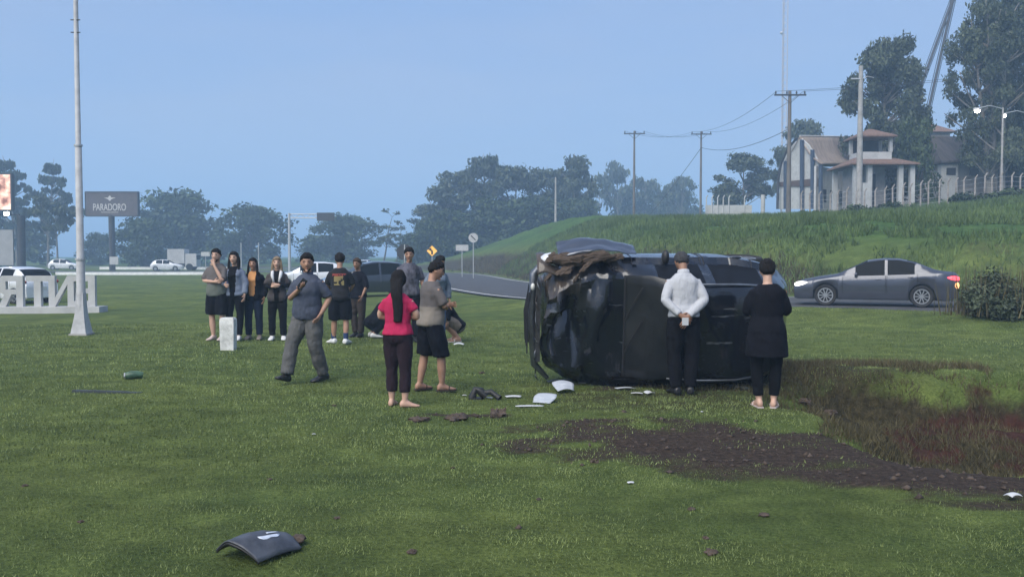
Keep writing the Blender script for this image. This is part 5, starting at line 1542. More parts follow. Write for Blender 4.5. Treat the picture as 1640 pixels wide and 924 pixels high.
    # clothing -------------------------------------------------------
    def top(s, m, hem=.88, sleeve=.36, off=.020, name='shirt', loose=.012, flare=.01, neck=1.455, wr=.009, open_front=None, arms=True):
        off *= .75; loose *= .6; 
        mb = MB(); s.torso(mb, off + loose * .4, hem, neck, flare)
        if arms:
            for S in 'LR':
                b = s.b; o_ = off + loose
                r = [.046 * b + o_ * .5, .046 * b + o_ * .65, .040 * b + o_ * .65, .035 * b + o_ * .6, .026 + o_ * .55]
                A_ = s.arm(S)
                s.limb(mb, [A_[0] + (A_[0] - s.T @ Vector((0, 0, 1.38))) * -.12, A_[1], A_[2]], r, (0, sleeve))
        me = remesh(mb, s.vx * 1.0, 2, wr, s.seed, 11)
        if open_front:
            w, z0 = open_front; Ti = s.T.inverted(); bm = bmesh.new(); bm.from_mesh(me)
            kill = []
            for f in bm.faces:
                c = Ti @ f.calc_center_median()
                if c.y > .02 and abs(c.x) < w * (0.55 + .45 * min(1, max(0, (c.z - z0) / .4))) and c.z > z0 - .6: kill.append(f)
            bmesh.ops.delete(bm, geom=kill, context='FACES'); bm.to_mesh(me); bm.free()
        o = link(name, me, m, s.o); return o
    def legs(s, m, end=.97, off=.014, loose=.010, name='trousers', waist=1.0, wr=.007, taper=1.0):
        loose *= .65; wr *= 1.3
        mb = MB(); s.torso(mb, off * .35, .80, waist)
        b = s.b
        for S in 'LR':
            o_ = off + loose
            r = [.090 * b + off, .078 * b + o_, .055 * b + o_, .053 * b + o_ * taper, .038 + o_ * 1.3 * taper]
            if end < .7: r = [.090 * b + off, .084 * b + o_, .072 * b + o_ * 1.1, .07, .06]
            s.limb(mb, s.leg(S), r, (0, end))
        o = link(name, remesh(mb, s.vx * 1.0, 2, wr, s.seed + 5, 11), m, s.o); return o
    def shoes(s, m, off=.010, name='shoe'):
        for S in 'LR':
            mb = MB(); s.foot(mb, S, off); link(name, remesh(mb, s.vx * .8, 1), m, s.o)
    def sandals(s, m):
        for S in 'LR':
            A_ = s.V('ank' + S); M = Matrix.Translation(A_) @ Matrix.Rotation(R(s.p['toe' + S]), 4, 'Z') @ Matrix.Rotation(R(s.p['pitch' + S]), 4, 'X')
            mb = MB(); poly = [(-.035, -.075), (.035, -.075), (.05, .08), (.045, .17), (.0, .215), (-.045, .17), (-.05, .08)]
            mb.raw([M @ Vector((x, y, -.092)) for x, y in poly] + [M @ Vector((x, y, -.076)) for x, y in poly], [tuple(range(7)), tuple(reversed(range(7, 14)))] + [(i, (i + 1) % 7, 7 + (i + 1) % 7, 7 + i) for i in range(7)])
            o = mb.build('sandal', m, s.o)
            MB().tube([M @ Vector(v) for v in ((-.05, .08, -.08), (-.03, .09, -.035), (.03, .09, -.035), (.05, .08, -.08))], .010, 6).build('strap', m, o)
    def hair(s, m, style='short', length=0, off=.012):
        mb = MB(); nu, nv = 26, 16; keep = {}; vs = []; fs = []
        fr = {'short': .50, 'long': .52, 'bun': .50, 'bald': .8}[style]
        for i in range(nv + 1):
            th = math.pi * i / nv
            for j in range(nu):
                ph = 2 * math.pi * j / nu; d = Vector((math.sin(th) * math.cos(ph), math.sin(th) * math.sin(ph), math.cos(th)))
                lim = .08 + .54 * d.y - .10 * max(0, -d.y) - (.45 if style == 'long' and d.y < .25 else 0) + .07 * mnoise.noise(d * 7 + Vector((0, s.seed, 0)))
                a = (off * (1 + .9 * mnoise.noise(d * 6 + Vector((s.seed, 0, 0)))) + (.010 if d.z > .4 else .003)) * min(1, max(0.05, (d.z - lim + .1) / .35)) + .002
                vs.append(s.HM @ s.head_pt(d, 1.0, a))
                keep[i * nu + j] = d.z > lim
        for i in range(nv):
            for j in range(nu):
                f = (i * nu + j, (i + 1) * nu + j, (i + 1) * nu + (j + 1) % nu, i * nu + (j + 1) % nu)
                if sum(keep[k] for k in f) >= 3: fs.append(f)
        mb.raw(vs, fs); o = mb.build('hair', m, s.o, smooth=180)
        md = o.modifiers.new('thickness', 'SOLIDIFY'); md.thickness = .014; md.offset = -1
        if style == 'long':
            h2 = MB(); rr = []
            n = 9
            for k in range(n):
                t = k / (n - 1); z = .05 - t * length; w = .085 * (1 - .35 * t) if length > .35 else .088 * (1 - .12 * t)
                y0 = -.05 - (.115 if length > .35 else .075) * math.sin(min(1, t * 2.4) * 1.57) + (.02 * max(0, t - .6) if length > .35 else 0); dep = .055 - .015 * t
                lat = .05 * math.sin(t * 2) if length > .35 else 0
                rr.append([s.T @ (s.T.inverted() @ (s.HM @ Vector((0, 0, 0))) + Vector((lat + w * math.cos(a), y0 + dep * math.sin(a), z))) for a in [2 * math.pi * q / 16 for q in range(16)]])
            h2.rings(rr); link('long_hair', remesh(h2, s.vx, 1, .006, s.seed, 16), m, o)
            if length < .35:
                for sx in (-1, 1):
                    MB().tube([s.HM @ Vector((sx * .074, .015, .06)), s.HM @ Vector((sx * .088, .02, -.04)), s.T @ Vector((sx * .10, .05, 1.42)), s.T @ Vector((sx * .10, .09, 1.62 - length - .05))], [.022, .026, .028, .012], 8).build('hair_strand', m, o, smooth=180)
        if style == 'bun': MB().ell(s.HM @ Vector((0, -.075, .085)), (.045, .04, .042), 12, 8).build('bun', m, o, smooth=180)
        return o
    def beard(s, m):
        vs, fs, nu, nv = [], [], 24, 16; keep = {}
        for i in range(nv + 1):
            th = math.pi * i / nv
            for j in range(nu):
                ph = 2 * math.pi * j / nu; d = Vector((math.sin(th) * math.cos(ph), math.sin(th) * math.sin(ph), math.cos(th)))
                vs.append(s.HM @ s.head_pt(d, 1.0, .004)); keep[i * nu + j] = d.y > .15 and d.z < -.42 and not (d.y > .75 and -.56 < d.z < -.40)
        for i in range(nv):
            for j in range(nu):
                f = (i * nu + j, (i + 1) * nu + j, (i + 1) * nu + (j + 1) % nu, i * nu + (j + 1) % nu)
                if all(keep[k] for k in f): fs.append(f)
        MB().raw(vs, fs).build('beard', m, s.o, smooth=180)
    def collar(s, m):
        mb = MB(); rr = []
        for z, r in ((1.42, .088), (1.455, .075), (1.495, .069)):
            rr.append([s.T @ Vector((r * math.cos(a), -.010 + r * .92 * math.sin(a), z + .012 * (-math.sin(a)))) for a in [2 * math.pi * q / 18 for q in range(18)]])
        mb.rings(rr, cap=False); o = mb.build('collar', m, s.o, smooth=60); md = o.modifiers.new('thickness', 'SOLIDIFY'); md.thickness = .006
    def dress(s, m, hem, off=.03, sleeve=.5):
        mb = MB(); s.torso(mb, off, .84, 1.45)
        rr = []
        for z, rx, ry in ((1.02, .175, .13), (.92, .205, .155), (.80, .225, .17), (.68, .235, .175), (hem, .24, .178)):
            rr.append([Vector((rx * s.b * math.cos(a), ry * math.sin(a) - .01, z)) for a in [2 * math.pi * q / 20 for q in range(20)]])
        mb.rings(rr)
        for S in 'LR':
            A_ = s.arm(S); s.limb(mb, [A_[0].lerp(s.T @ Vector((0, 0, 1.38)), .12), A_[1], A_[2]], [.066, .075, .07, .065, .06], (0, sleeve))
        return link('tunic', remesh(mb, s.vx * 1.1, 2, .012, s.seed, 6), m, s.o)
    def pocket_phone(s, S, m): pass

def split_cloth(n, upper, lower, z, var=.12):
    """fabric dyed in two bands"""
    key = 'cloth_' + n
    m = bpy.data.materials.new(key); m.use_nodes = True; nn, l = m.node_tree.nodes, m.node_tree.links
    b = nn['Principled BSDF']; b.inputs['Roughness'].default_value = .9
    tc = nn.new('ShaderNodeTexCoord'); sp = nn.new('ShaderNodeSeparateXYZ'); l.new(tc.outputs['Object'], sp.inputs[0])
    mr = nn.new('ShaderNodeMapRange'); l.new(sp.outputs['Z'], mr.inputs[0]); mr.inputs[1].default_value = z - .012; mr.inputs[2].default_value = z + .012
    mx = nn.new('ShaderNodeMix'); mx.data_type = 'RGBA'; l.new(mr.outputs[0], mx.inputs[0]); mx.inputs[6].default_value = (*lower, 1); mx.inputs[7].default_value = (*upper, 1)
    l.new(mx.outputs[2], b.inputs['Base Color']); return m

PH = mat('phone', (.012, .012, .014), .25)
SHOE_W = mat('white_shoe', (.60, .60, .60), .6, var=.08, scale=20); SHOE_K = mat('black_shoe', (.012, .012, .014), .45, var=.2, scale=20)
SAND = mat('sandal_rubber', (.035, .025, .02), .8)
NEAR, MID = .0125, .017

# 1 white-shirted man with hands clasped behind him
P = Person('person', 1094, 632, 400, 4, 'man in a white shirt standing with hands clasped behind his back facing the wreck', SKIN_C, 1.02, lean=4, voxel=NEAR, head=(0, 26),
    pose={'elbL': (-.245, -.07, 1.13), 'elbR': (.245, -.07, 1.13), 'wrL': (-.085, -.175, .955), 'wrR': (.005, -.175, .935), 'handL': ((.75, -.1, -.45), (0, 1, 0)), 'handR': ((-.45, -.1, -.75), (0, 1, 0)), 'ankL': (-.085, 0, .085), 'ankR': (.085, 0, .085), 'toeL': 14, 'toeR': -14})
P.legs(cloth('black_trousers', (0.0050, 0.0055, 0.0085)), .985, .016, .016); P.top(cloth('white_shirt', (.42, .43, .46), .06), .93, .97, .020, loose=.013, wr=.006); P.collar(MATS['cloth_white_shirt']); P.shoes(SHOE_K); P.hair(HAIR_G, 'short', off=.006)
w_ = P.T @ Vector((-.04, -.20, .90)); MB().box(w_ + Vector((0, -.02, -.02)), (.075, .012, .09)).build('held_card', mat('paper_white', (.48, .49, .51), .8), P.o)

# 2 woman in a black tunic
P = Person('person', 1227, 652, 416, -6, 'woman in a black knee-length tunic and leggings with her back turned by the wreck', SKIN_B, 1.05, voxel=NEAR, fem=True, head=(-6, 8),
    pose={'elbL': (-.225, .05, 1.13), 'elbR': (.225, .05, 1.13), 'wrL': (-.10, .21, 1.06), 'wrR': (.10, .21, 1.04), 'ankL': (-.085, 0, .085), 'ankR': (.085, 0, .085), 'toeL': 10, 'toeR': -16})
P.legs(cloth('black_leggings', (0.0040, 0.0045, 0.0065)), .93, .008, .004); P.dress(cloth('black_tunic', (0.0055, 0.0060, 0.0100)), .60, .034, .55); P.sandals(mat('pale_sandal', (.5, .42, .40), .6)); P.hair(HAIR, 'bun', off=.016)

# 3 woman in pink
P = Person('person', 638, 652, 434, -16, 'woman in a pink top and dark leggings with long black hair, barefoot, seen from behind', SKIN_B, 1.06, voxel=NEAR, fem=True, head=(10, 6), twist=4,
    pose={'elbL': (-.265, .02, 1.15), 'elbR': (.265, .02, 1.15), 'wrL': (.06, .19, 1.14), 'wrR': (-.06, .20, 1.17), 'ankL': (-.10, .02, .085), 'ankR': (.105, -.03, .085), 'toeL': 5, 'toeR': -62, 'kneeL': (-.10, .03, .49), 'kneeR': (.10, .0, .49)})
P.legs(cloth('maroon_leggings', (0.0210, 0.0126, 0.0182)), .86, .012, .006); P.top(cloth('pink_top', (.40, .022, .080), .08), .93, .30, .018, loose=.016, wr=.008); P.hair(HAIR, 'long', .56, off=.016)

# 4 man in a grey-brown tee
P = Person('person', 690, 627, 417, -58, 'man in a grey-brown tee and dark shorts beside the woman in pink', SKIN_A, 1.04, belly=.03, voxel=NEAR, head=(-18, 14), lean=3,
    pose={'elbL': (-.25, .07, 1.14), 'elbR': (.25, .07, 1.14), 'wrL': (.02, .24, 1.16), 'wrR': (-.04, .25, 1.12), 'ankL': (-.13, -.10, .10), 'ankR': (.13, .10, .10), 'kneeL': (-.13, -.02, .5), 'kneeR': (.13, .09, .5)})
P.legs(cloth('navy_shorts', (0.0060, 0.0070, 0.0120)), .54, .020, .022, 'shorts', wr=.009); P.top(split_cloth('grey_brown_tee', (.095, .085, .085), (.20, .175, .15), 1.13), .87, .44, .022, loose=.022, wr=.010, flare=.015); P.sandals(SAND); P.hair(HAIR, 'short', off=.012)

# 5 man walking with a phone
P = Person('person', 494, 613, 406, 150, 'bearded man in a slate-blue shirt and grey trousers walking while holding a phone', SKIN_A, 1.06, belly=.035, voxel=NEAR, head=(26, 6), twist=14,
    pose={'elbR': (.25, .03, 1.125), 'wrR': (-.03, .27, 1.27), 'handR': ((-.75, .45, .35), (-.2, .3, 1)), 'elbL': (-.275, -.09, 1.13), 'wrL': (-.225, .06, .93), 'handL': ((.2, .6, -.7), (1, .2, 0)),
          'hipR': (.09, .01, .9), 'kneeR': (.13, .17, .52), 'ankR': (.13, .27, .12), 'pitchR': 16, 'kneeL': (-.11, -.01, .49), 'ankL': (-.10, -.19, .10), 'pitchL': -6, 'toeR': 6, 'toeL': -20, 'curl': .6})
P.legs(cloth('grey_trousers', (.095, .095, .095)), .975, .018, .022, wr=.010); P.top(cloth('slate_shirt', (.060, .070, .100), .10), .86, .44, .024, loose=.020, wr=.010, flare=.012); P.collar(MATS['cloth_slate_shirt']); P.shoes(SHOE_K); P.hair(HAIR, 'short', off=.012); P.beard(HAIR)
W, d, nrm, sd = P.hand_frame('R')
ph = empty('mobile_phone', P.o.matrix_basis @ (W + d * .10 + nrm * .03), 0)
ph.parent = None; MB().box((0, 0, 0), (.075, .012, .15), Matrix.Rotation(R(35), 3, 'Y')).build('case', PH, ph); MB().box((0, .0075, 0), (.068, .004, .138), Matrix.Rotation(R(35), 3, 'Y')).build('screen', mat('screen', (.02, .02, .025), .1), ph)
tag(ph, 'dark mobile phone held by the bearded walking man', 'phone')

# 6-9 the row of onlookers
P = Person('person', 349, 545, 399, 168, 'man in a grey tee and black shorts holding a hand to his mouth', SKIN_B, 1.02, belly=.03, voxel=MID, head=(8, 4),
    pose={'elbL': (-.20, .15, 1.13), 'wrL': (-.045, .17, 1.42), 'handL': ((.35, .0, .9), (.2, -1, 0)), 'elbR': (.26, .04, 1.13), 'wrR': (-.06, .215, 1.12), 'handR': ((-1, .1, .1), (0, -1, 0)), 'ankL': (-.09, 0, .085), 'ankR': (.09, 0, .085), 'curl': .8})
P.legs(cloth('black_shorts', (0.0050, 0.0060, 0.0100)), .50, .024, .026, 'shorts'); P.top(split_cloth('grey_tee', (.105, .095, .095), (.115, .130, .115), 1.06), .84, .44, .024, loose=.024, flare=.015); P.shoes(mat('pink_sole', (.45, .36, .33), .7), .004); P.hair(HAIR, 'short', off=.012); P.beard(HAIR)
P = Person('person', 377, 545, 404, 176, 'dark-haired woman in an open denim jacket over black clothes holding a phone', SKIN_B, .95, voxel=MID, fem=True,
    pose={'elbR': (.22, .05, 1.13), 'wrR': (.10, .24, 1.10), 'elbL': (-.22, -.01, 1.13), 'wrL': (-.22, .06, .90), 'curl': .7, 'ankL': (-.08, .02, .085), 'ankR': (.08, 0, .085)})
P.legs(cloth('black_jeans', (0.0050, 0.0060, 0.0095)), .97, .010, .008); P.top(cloth('black_vest', (0.0050, 0.0055, 0.0080)), .86, .3, .012, 'top'); P.top(cloth('denim_jacket', (.17, .20, .27)), .88, .95, .026, name='jacket', loose=.02, open_front=(.085, .9), wr=.01); P.shoes(SHOE_W); P.hair(HAIR, 'long', .30)
P = Person('person', 407, 544, 414, 180, 'woman in an open navy jacket over an orange top and blue jeans', SKIN_A, 1.04, voxel=MID, fem=True,
    pose={'wrL': (-.24, .05, .90), 'wrR': (.24, .05, .90), 'elbL': (-.25, -.04, 1.13), 'elbR': (.25, -.04, 1.13)})
P.legs(cloth('blue_jeans', (0.0140, 0.0210, 0.0434)), .97, .014, .010); P.top(cloth('orange_top', (.62, .30, .12), .06), .93, .3, .012, 'top'); P.top(cloth('navy_jacket', (0.0050, 0.0060, 0.0120)), .84, .96, .028, name='jacket', loose=.022, open_front=(.085, .88), wr=.01); P.shoes(mat('tan_shoe', (.22, .18, .15), .7)); P.hair(HAIR, 'long', .30)
P = Person('person', 445, 545, 412, 188, 'fair-haired woman in a long grey-brown cardigan with a white scarf', SKIN_B, 1.0, voxel=MID, fem=True,
    pose={'elbL': (-.23, .03, 1.13), 'elbR': (.23, .03, 1.13), 'wrL': (-.05, .23, 1.16), 'wrR': (.07, .23, 1.13), 'handL': ((.9, .1, .1), (0, -1, 0)), 'handR': ((-.9, .1, .2), (0, -1, 0)), 'curl': .8})
P.legs(cloth('black_pants', (0.0050, 0.0055, 0.0080)), .97, .012, .012); P.top(cloth('black_top', (0.0055, 0.0060, 0.0080)), .9, .95, .012, 'top'); P.top(cloth('grey_cardigan', (0.0595, 0.0525, 0.0546)), .81, .42, .028, name='cardigan', loose=.03, open_front=(.075, .85), wr=.012, flare=.02); P.shoes(SHOE_W); P.hair(HAIR_L, 'long', .26)
for sx in (-1, 1): MB().tube([P.T @ Vector(v) for v in ((sx * .05, -.08, 1.47), (sx * .09, .02, 1.46), (sx * .085, .13, 1.36), (sx * .055, .165, 1.22))], [.03, .036, .034, .022], 8).build('scarf', mat('white_scarf', (.58, .58, .60), .9), P.o, smooth=180)

# 10 boy with a printed back
def back_print():
    m = bpy.data.materials.new('cloth_printed_tee'); m.use_nodes = True; nn, l = m.node_tree.nodes, m.node_tree.links
    b = nn['Principled BSDF']; b.inputs['Roughness'].default_value = .9
    tc = nn.new('ShaderNodeTexCoord'); sp = nn.new('ShaderNodeSeparateXYZ'); l.new(tc.outputs['Object'], sp.inputs[0])
    nz = nn.new('ShaderNodeTexNoise'); nz.inputs['Scale'].default_value = 14; l.new(tc.outputs['Object'], nz.inputs['Vector'])
    def mth(op, a, c):
        t = nn.new('ShaderNodeMath'); t.operation = op
        for k, v in enumerate((a, c)):
            if isinstance(v, (int, float)): t.inputs[k].default_value = v
            else: l.new(v, t.inputs[k])
        return t.outputs[0]
    def box_(x0, x1, z0, z1):
        f = mth('MULTIPLY', mth('GREATER_THAN', sp.outputs['X'], x0), mth('LESS_THAN', sp.outputs['X'], x1))
        f = mth('MULTIPLY', f, mth('MULTIPLY', mth('GREATER_THAN', sp.outputs['Z'], z0), mth('LESS_THAN', sp.outputs['Z'], z1)))
        return mth('MULTIPLY', f, mth('LESS_THAN', sp.outputs['Y'], 0.0))
    def mix(f, a, c):
        x = nn.new('ShaderNodeMix'); x.data_type = 'RGBA'; l.new(f, x.inputs[0])
        if isinstance(a, tuple): x.inputs[6].default_value = (*a, 1)
        else: l.new(a, x.inputs[6])
        x.inputs[7].default_value = (*c, 1); return x.outputs[2]
    noisy = mth('GREATER_THAN', nz.outputs['Fac'], .42)
    c = mix(mth('MULTIPLY', box_(-.10, .09, 1.13, 1.30), noisy), (.006, .0065, .010), (.26, .21, .09))
    c = mix(mth('MULTIPLY', box_(-.13, .13, 1.30, 1.35), noisy), c, (.26, .05, .045))
    l.new(c, b.inputs['Base Color']); return m
P = Person('person', 545, 551, 406, 6, 'young man in a black tee with a yellow and red back print and black shorts', SKIN_A, 1.0, voxel=MID, head=(0, 12),
    pose={'ankL': (-.13, .06, .085), 'ankR': (.11, -.05, .085), 'toeL': 40, 'toeR': -20, 'elbL': (-.25, .05, 1.13), 'elbR': (.25, .05, 1.13), 'wrL': (-.16, .2, 1.02), 'wrR': (.16, .2, 1.0)})
P.legs(MATS['cloth_black_shorts'], .54, .022, .024, 'shorts'); P.top(back_print(), .84, .46, .024, loose=.028, flare=.015); P.shoes(SHOE_W, .014); P.hair(HAIR, 'short', off=.018)
for S in 'LR': MB().tube([P.V('ank' + S) + Vector((0, 0, .0)), P.V('ank' + S) + Vector((0, 0, .13))], [.045, .05], 10).build('sock', cloth('blue_sock', (.03, .05, .12)), P.o)
# 11 man in a dark jacket
P = Person('person', 574, 540, 414, 150, 'man in a dark navy jacket and brown trousers standing before the dark car', SKIN_C, 1.0, voxel=MID, head=(10, 6),
    pose={'elbL': (-.24, .0, 1.13), 'wrL': (-.22, .12, .92), 'elbR': (.24, .0, 1.13), 'wrR': (.22, .12, .92), 'ankL': (-.07, 0, .085), 'ankR': (.07, 0, .085)})
P.legs(cloth('brown_trousers', (0.0385, 0.0315, 0.0294)), .97, .014, .012); P.top(cloth('dark_navy_jacket', (0.0070, 0.0085, 0.0150)), .85, .60, .026, name='jacket', loose=.02); P.shoes(SHOE_K); P.hair(HAIR_B, 'short')
# 12 taller man behind
P = Person('person', 656, 548, 400, 196, 'man in a dark patterned shirt standing behind the woman in pink', SKIN_A, 1.06, voxel=MID, H=1.84, head=(-14, 8))
P.legs(cloth('dark_jeans', (0.0080, 0.0090, 0.0140)), .97, .014, .012); P.top(cloth('patterned_shirt', (.075, .075, .095), .6), .86, .44, .024, loose=.02); P.shoes(SHOE_K); P.hair(HAIR, 'short', off=.016)
# 13 woman in denim behind the man in the grey-brown tee
P = Person('person', 699, 552, 412, -150, 'person in a light denim jacket and jeans behind the man in the grey-brown tee', SKIN_A, 1.0, voxel=MID, fem=True, H=1.70, head=(20, 14), lean=8)
P.legs(cloth('pale_jeans', (.06, .085, .14)), .97, .014, .012); P.top(cloth('pale_denim', (.14, .17, .22)), .88, .95, .024, name='jacket', loose=.02); P.shoes(SHOE_W); P.hair(HAIR, 'long', .34)
# 14 crouching person on the right of the group, 15 crouching person on its left
CR = {'hipL': (-.10, 0, .92), 'hipR': (.10, 0, .92), 'kneeL': (-.17, .36, .50), 'kneeR': (.17, .36, .50), 'ankL': (-.13, .02, .09), 'ankR': (.13, .02, .09),
      'elbL': (-.24, .16, 1.13), 'elbR': (.24, .16, 1.13), 'wrL': (-.12, .38, 1.02), 'wrR': (.12, .38, 1.02)}
P = Person('person', 733, 547, 470, 105, 'person in a black tee crouching beside the standing group', SKIN_A, 1.08, voxel=MID, H=1.70, lean=34, drop=.62, head=(0, 10), pose=CR)
P.legs(cloth('khaki_shorts', (.16, .13, .10)), .55, .018, .02, 'shorts', waist=.98); P.top(cloth('black_tee', (0.0060, 0.0065, 0.0100)), .86, .40, .024, loose=.02); P.sandals(mat('white_sandal', (.5, .48, .46), .6)); P.hair(HAIR, 'short', off=.016)
P = Person('person', 595, 541, 470, -70, 'crouching person in dark clothes and pale shoes half hidden by the woman in pink', SKIN_A, 1.05, voxel=MID, H=1.68, lean=38, drop=.62, head=(0, 20), pose=CR)
P.legs(cloth('dark_track', (0.0070, 0.0090, 0.0150)), .96, .016, .014, waist=.98); P.top(cloth('dark_hoodie', (0.0060, 0.0070, 0.0120)), .86, .95, .026, loose=.022); P.shoes(SHOE_W); P.hair(HAIR, 'short', off=.016)
# ------------------------------------------------------------------ debris on the lawn
paper_m = mat('paper_white', (.48, .49, .51), .8)
paper_n = mat('paper_print', (.48, .50, .54), .8, col2=(.33, .36, .41), scale=12, stretch=(1, 6, 1))
def paper(px, py, w, l_, rz, label, bend=.05, m=paper_n, tilt=0.0, name='paper_sheet'):
    p = ground(px, py)
    w *= .8; l_ *= .8; bend *= .55
    def fn(u, v): return ((u - .5) * w * (1 + .12 * math.sin(v * 5 + px)), (v - .5) * l_ * (1 + .12 * math.cos(u * 4 + py)), .012 + bend * (math.cos((u - .5) * 3.0) * .5 + .35 * math.sin(v * 4 + px)) * .6 + bend * .5 + tilt * v)
    o = sheet(name, fn, 8, 8, m, None, .004, 60); o.location = (p.x, p.y, p.z - .005); o.rotation_euler = (0, 0, R(rz)); tag(o, label, 'paper'); return o
paper(903, 628, .30, .30, 10, 'large bent white sheet lying beside the crushed bonnet', .16, paper_n, .04)
paper(848, 651, .36, .10, 4, 'flat white sheet under the open booklet', .01, paper_m)
paper(872, 645, .30, .26, -24, 'white open booklet tilted on the grass', .04, paper_n, .07)
paper(1001, 624, .28, .16, 12, 'white sheet lying flat on the grass between the bonnet and the white-shirted man', .05)
paper(1020, 632, .17, .10, -10, 'small white scrap next to the flat sheet', .04, paper_m)
paper(1040, 632, .13, .12, 30, 'crumpled white scrap beside the small scrap', .07, paper_m)
paper(1066, 611, .16, .12, 0, 'crumpled white paper at the feet of the white-shirted man', .10, paper_m)
paper(1030, 613, .06, .05, 0, 'tiny white paper bit against the wreck', .03, paper_m)
paper(822, 637, .22, .09, 4, 'narrow white sheet beside the dark broken part', .04, paper_m)
paper(784, 639, .09, .05, 0, 'small white scrap behind the dark broken part', .03, paper_m)
paper(744, 635, .06, .05, 0, 'tiny white scrap near the sandalled man', .03, paper_m)
paper(735, 555, .22, .16, 0, 'crumpled white wrapper on the grass behind the standing group', .12, paper_m)
paper(1621, 800, .11, .10, 20, 'crumpled white wrapper on the red soil of the ditch', .08, paper_m)
paper(1124, 661, .03, .03, 0, 'tiny white speck on the bare soil', .02, paper_m)
paper(503, 697, .04, .03, 0, 'tiny white speck alone on the lawn', .02, paper_m)
paper(1010, 775, .06, .03, 10, 'pale scrap in the grass before the bare soil', .02, paper_m)

# torn wheel-arch panel in the foreground
b0 = ground(418, 893)
fg = empty('torn_body_panel', b0)
pm = mat('panel_paint', (.034, .038, .050), .5, col2=(.085, .092, .110), scale=5, metal=.15, bump=.15, bscale=40)
pa_, pb_, pc_ = ground(346, 892) - b0, ground(414, 909) - b0, ground(486, 881) - b0
pd_ = pa_ + (pc_ - pb_) * 1.1
def arch(u, v):
    # half-pipe of sheet metal: v runs across the arch, u along it, the near left end open
    q = pa_.lerp(pd_, u).lerp(pb_.lerp(pc_, u), v)
    h_ = .085 + .05 * math.sin(math.pi * min(1, .2 + u * .75)) - .03 * u
    z = .004 + h_ * max(0, math.sin(math.pi * (.06 + .90 * v))) ** .75 + .010 * mnoise.noise(Vector((u * 4, v * 4, 2)))
    q = q + (pc_ - pb_) * (.10 * math.sin(math.pi * v) * (1 - u) * -1 + .05 * math.sin(3 * v + 1) * u)
    return (q.x, q.y, q.z + z)
pan = sheet('panel', arch, 22, 16, pm, fg, .008, 60)
def chip(u, v): q = arch(.34 + .42 * u, .66 + .09 * v * math.sin(math.pi * (.15 + .8 * u)) + .02 * math.sin(9 * u) * v); return (q[0], q[1], q[2] + .0065)
sheet('bare_scrape', chip, 8, 5, mat('scraped_white', (.50, .54, .62), .5, var=.15, scale=30), pan, .002)
def chip2(u, v): q = arch(.56 + .22 * u, .58 + .03 * v); return (q[0], q[1], q[2] + .0065)
sheet('bare_scrape', chip2, 6, 3, MATS['scraped_white'], pan, .002)
def lip(u, v): q = arch(0.01 + .02 * v, u); return (q[0], q[1] - .003, q[2] - .008 - .018 * v * math.sin(math.pi * u))
sheet('rolled_lip', lip, 18, 2, black_m, pan, .010)
clod_mesh('mud', .045, 3.3, .5).build('mud_clump', mud_m, fg, smooth=60).location = pc_.lerp(pd_, .4) + Vector((.05, .03, .03))
tag(fg, 'curved dark grey piece of torn bodywork with a white scrape on the near lawn', 'car part')

# dark broken part, clods, other fragments
q = ground(775, 640); bp_ = empty('broken_part', q, R(-10))
MB().tube([(-.14, 0, .02), (-.10, 0, .13), (-.05, .02, .10), (.02, .02, .03)], [.05, .03, .05, .04], 8).build('bracket', black_m, bp_, smooth=60)
MB().tube([(0, .02, .08), (.08, .03, .09), (.14, .02, .05), (.19, 0, .02)], [.03, .035, .03, .04], 8).build('arm', black_m, bp_, smooth=60)
MB().bbox(-.17, -.02, -.05, .05, -.01, .025).build('foot', black_m, bp_)
tag(bp_, 'black broken bracket-shaped car part lying by the white scraps', 'car part')
q = ground(214, 607); ob = empty('crushed_can', q, R(20))
MB().tube([(-.10, 0, .05), (-.04, 0, .055), (.04, .01, .06), (.12, .01, .05)], [.045, .058, .052, .04], 10).build('can_body', mat('green_can', (.05, .10, .06), .4, var=.3, scale=12), ob, smooth=50)
MB().tube([(-.105, 0, .05), (-.12, 0, .05)], .044, 10).build('can_end', mat('can_metal', (.5, .5, .5), .4, metal=.6), ob)
tag(ob, 'small green and silver crushed can alone on the left lawn', 'can')
q = ground(170, 629); st = MB()
st.rings([[Vector((x, -.03, .0)), Vector((x, -.03, h)), Vector((x, .03, h)), Vector((x, .03, .0))] for x, h in ((-.42, .035), (-.1, .03), (.2, .022), (.45, .010))])
o = st.build('trim_strip', mat('trim_plastic', (.035, .045, .048), .7, var=.2, scale=10)); o.location = q; o.rotation_euler = (0, 0, R(-3)); tag(o, 'long thin dark trim strip lying flat near the crushed can', 'car part')
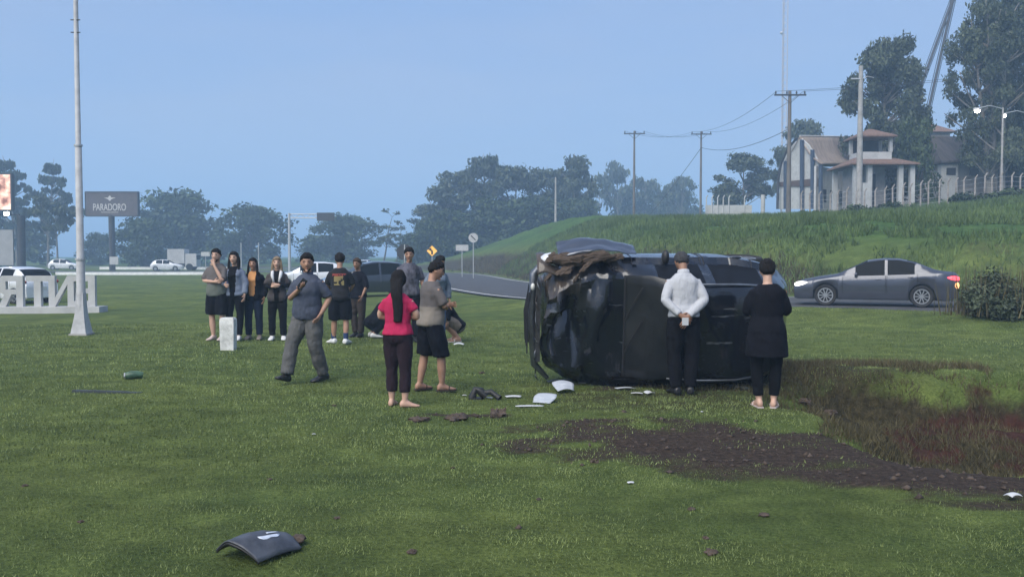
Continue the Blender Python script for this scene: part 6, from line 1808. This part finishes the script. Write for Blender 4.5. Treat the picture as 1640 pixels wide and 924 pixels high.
for k, (px, py, r, fl, lab) in enumerate(((798, 668, .10, .75, 'dark pointed soil clod by the white booklet'), (733, 672, .12, .4, 'reddish-brown torn turf clod before the group'), (672, 673, .11, .3, 'flat brown turf clod near the barefoot woman'), (765, 668, .04, .6, 'small dark clod beside the reddish turf clod'),
        (660, 885, .045, .5, None), (1138, 886, .06, .5, None), (1222, 826, .05, .5, None), (1130, 862, .03, .5, None), (540, 830, .03, .5, None), (535, 650, .04, .5, None), (725, 750, .03, .5, None), (40, 778, .035, .5, None), (130, 836, .03, .5, None), (432, 768, .03, .5, None), (952, 740, .06, .5, None), (1330, 664, .09, .6, 'dark clod at the head of the ditch'), (1290, 646, .09, .6, 'brown clod beside the woman in the black tunic'), (772, 598, .07, .4, None), (1000, 660, .05, .5, None), (980, 676, .04, .6, None), (1107, 816, .04, .5, None), (863, 800, .03, .5, None))):
    r = r * (.85 if lab else .6)
    p = ground(px, py); o = clod_mesh('soil_clod', r, 10 + k * 1.7, fl, 16, 10, .75).build('soil_clod', mud_m, smooth=20); o.location = (p.x, p.y, p.z + r * fl * .35); o.rotation_euler = (0, 0, k)
    tag(o, lab or 'small dark soil clod scattered on the lawn', 'soil clod', None if lab else 'scattered soil clods')
# broken glass and splinters by the wreck's foot
for k, (px, py) in enumerate(((905, 612), (940, 612), (1180, 622), (1205, 618))):
    p = ground(px, py)
    def fn(u, v): return ((u - .5) * (.5 if k < 2 else .35), (v - .5) * .10 + .1 * u * u, .02 + .05 * u * (1 - u) + .01 * math.sin(9 * u))
    o = sheet('plastic_shard', fn, 8, 3, MATS['trim_plastic'], None, .006, 60); o.location = p; o.rotation_euler = (0, 0, R(20 + 50 * k))
    tag(o, ('long dark plastic shard under the crushed nose of the wreck', 'second dark plastic shard beside the large bent sheet', 'grey plastic shard at the tail of the wreck', 'small plastic shard behind the woman in the black tunic')[k], 'car part')

# crumbs of loose soil over the bare patches
def crumbs(n):
    X = RNG.uniform(-1.2, 6.0, n * 6); Y_ = RNG.uniform(4.8, 9.8, n * 6)
    k = (RNG.random(n * 6) < dirt_mask(X, Y_) * .9 + .004); X, Y_ = X[k][:n], Y_[k][:n]; N = len(X)
    r = .004 + .022 * RNG.random(N) ** 4; Z = height(X, Y_) + r * .3
    oct_ = np.array([(1, 0, 0), (-1, 0, 0), (0, 1, 0), (0, -1, 0), (0, 0, 1), (0, 0, -1)], float)
    V = np.stack([X, Y_, Z], -1)[:, None, :] + oct_[None] * r[:, None, None] * (0.5 + RNG.random((N, 6, 1))) * np.array([1.3, 1.3, .8]) + RNG.normal(0, .2, (N, 6, 3)) * r[:, None, None]
    F0 = np.array([(0, 2, 4), (2, 1, 4), (1, 3, 4), (3, 0, 4), (2, 0, 5), (1, 2, 5), (3, 1, 5), (0, 3, 5)])
    F = (F0[None] + 6 * np.arange(N)[:, None, None]).reshape(-1, 3)
    return np_mesh('soil_crumbs', V.reshape(-1, 3), F, 3)
tag(link('soil_crumbs', crumbs(700), mud_m), 'loose soil crumbs over the torn-up lawn', 'soil', kind='stuff')
# ------------------------------------------------------------------ haze: the dusk air itself
hz = bpy.data.materials.new('haze_air'); hz.use_nodes = True
hn, hl = hz.node_tree.nodes, hz.node_tree.links
hn.clear()
ho = hn.new('ShaderNodeOutputMaterial'); hv = hn.new('ShaderNodeVolumePrincipled')
hv.inputs['Color'].default_value = (0.50, 0.72, 1.0, 1)
hv.inputs['Density'].default_value = 0.0022
hl.new(hv.outputs['Volume'], ho.inputs['Volume'])
o = MB().bbox(-1000, 1000, -150, 1600, -6, 80).build('haze', hz)
tag(o, 'thin blue dusk haze hanging over the whole roadside', 'haze', kind='stuff')
o.display_type = 'WIRE'
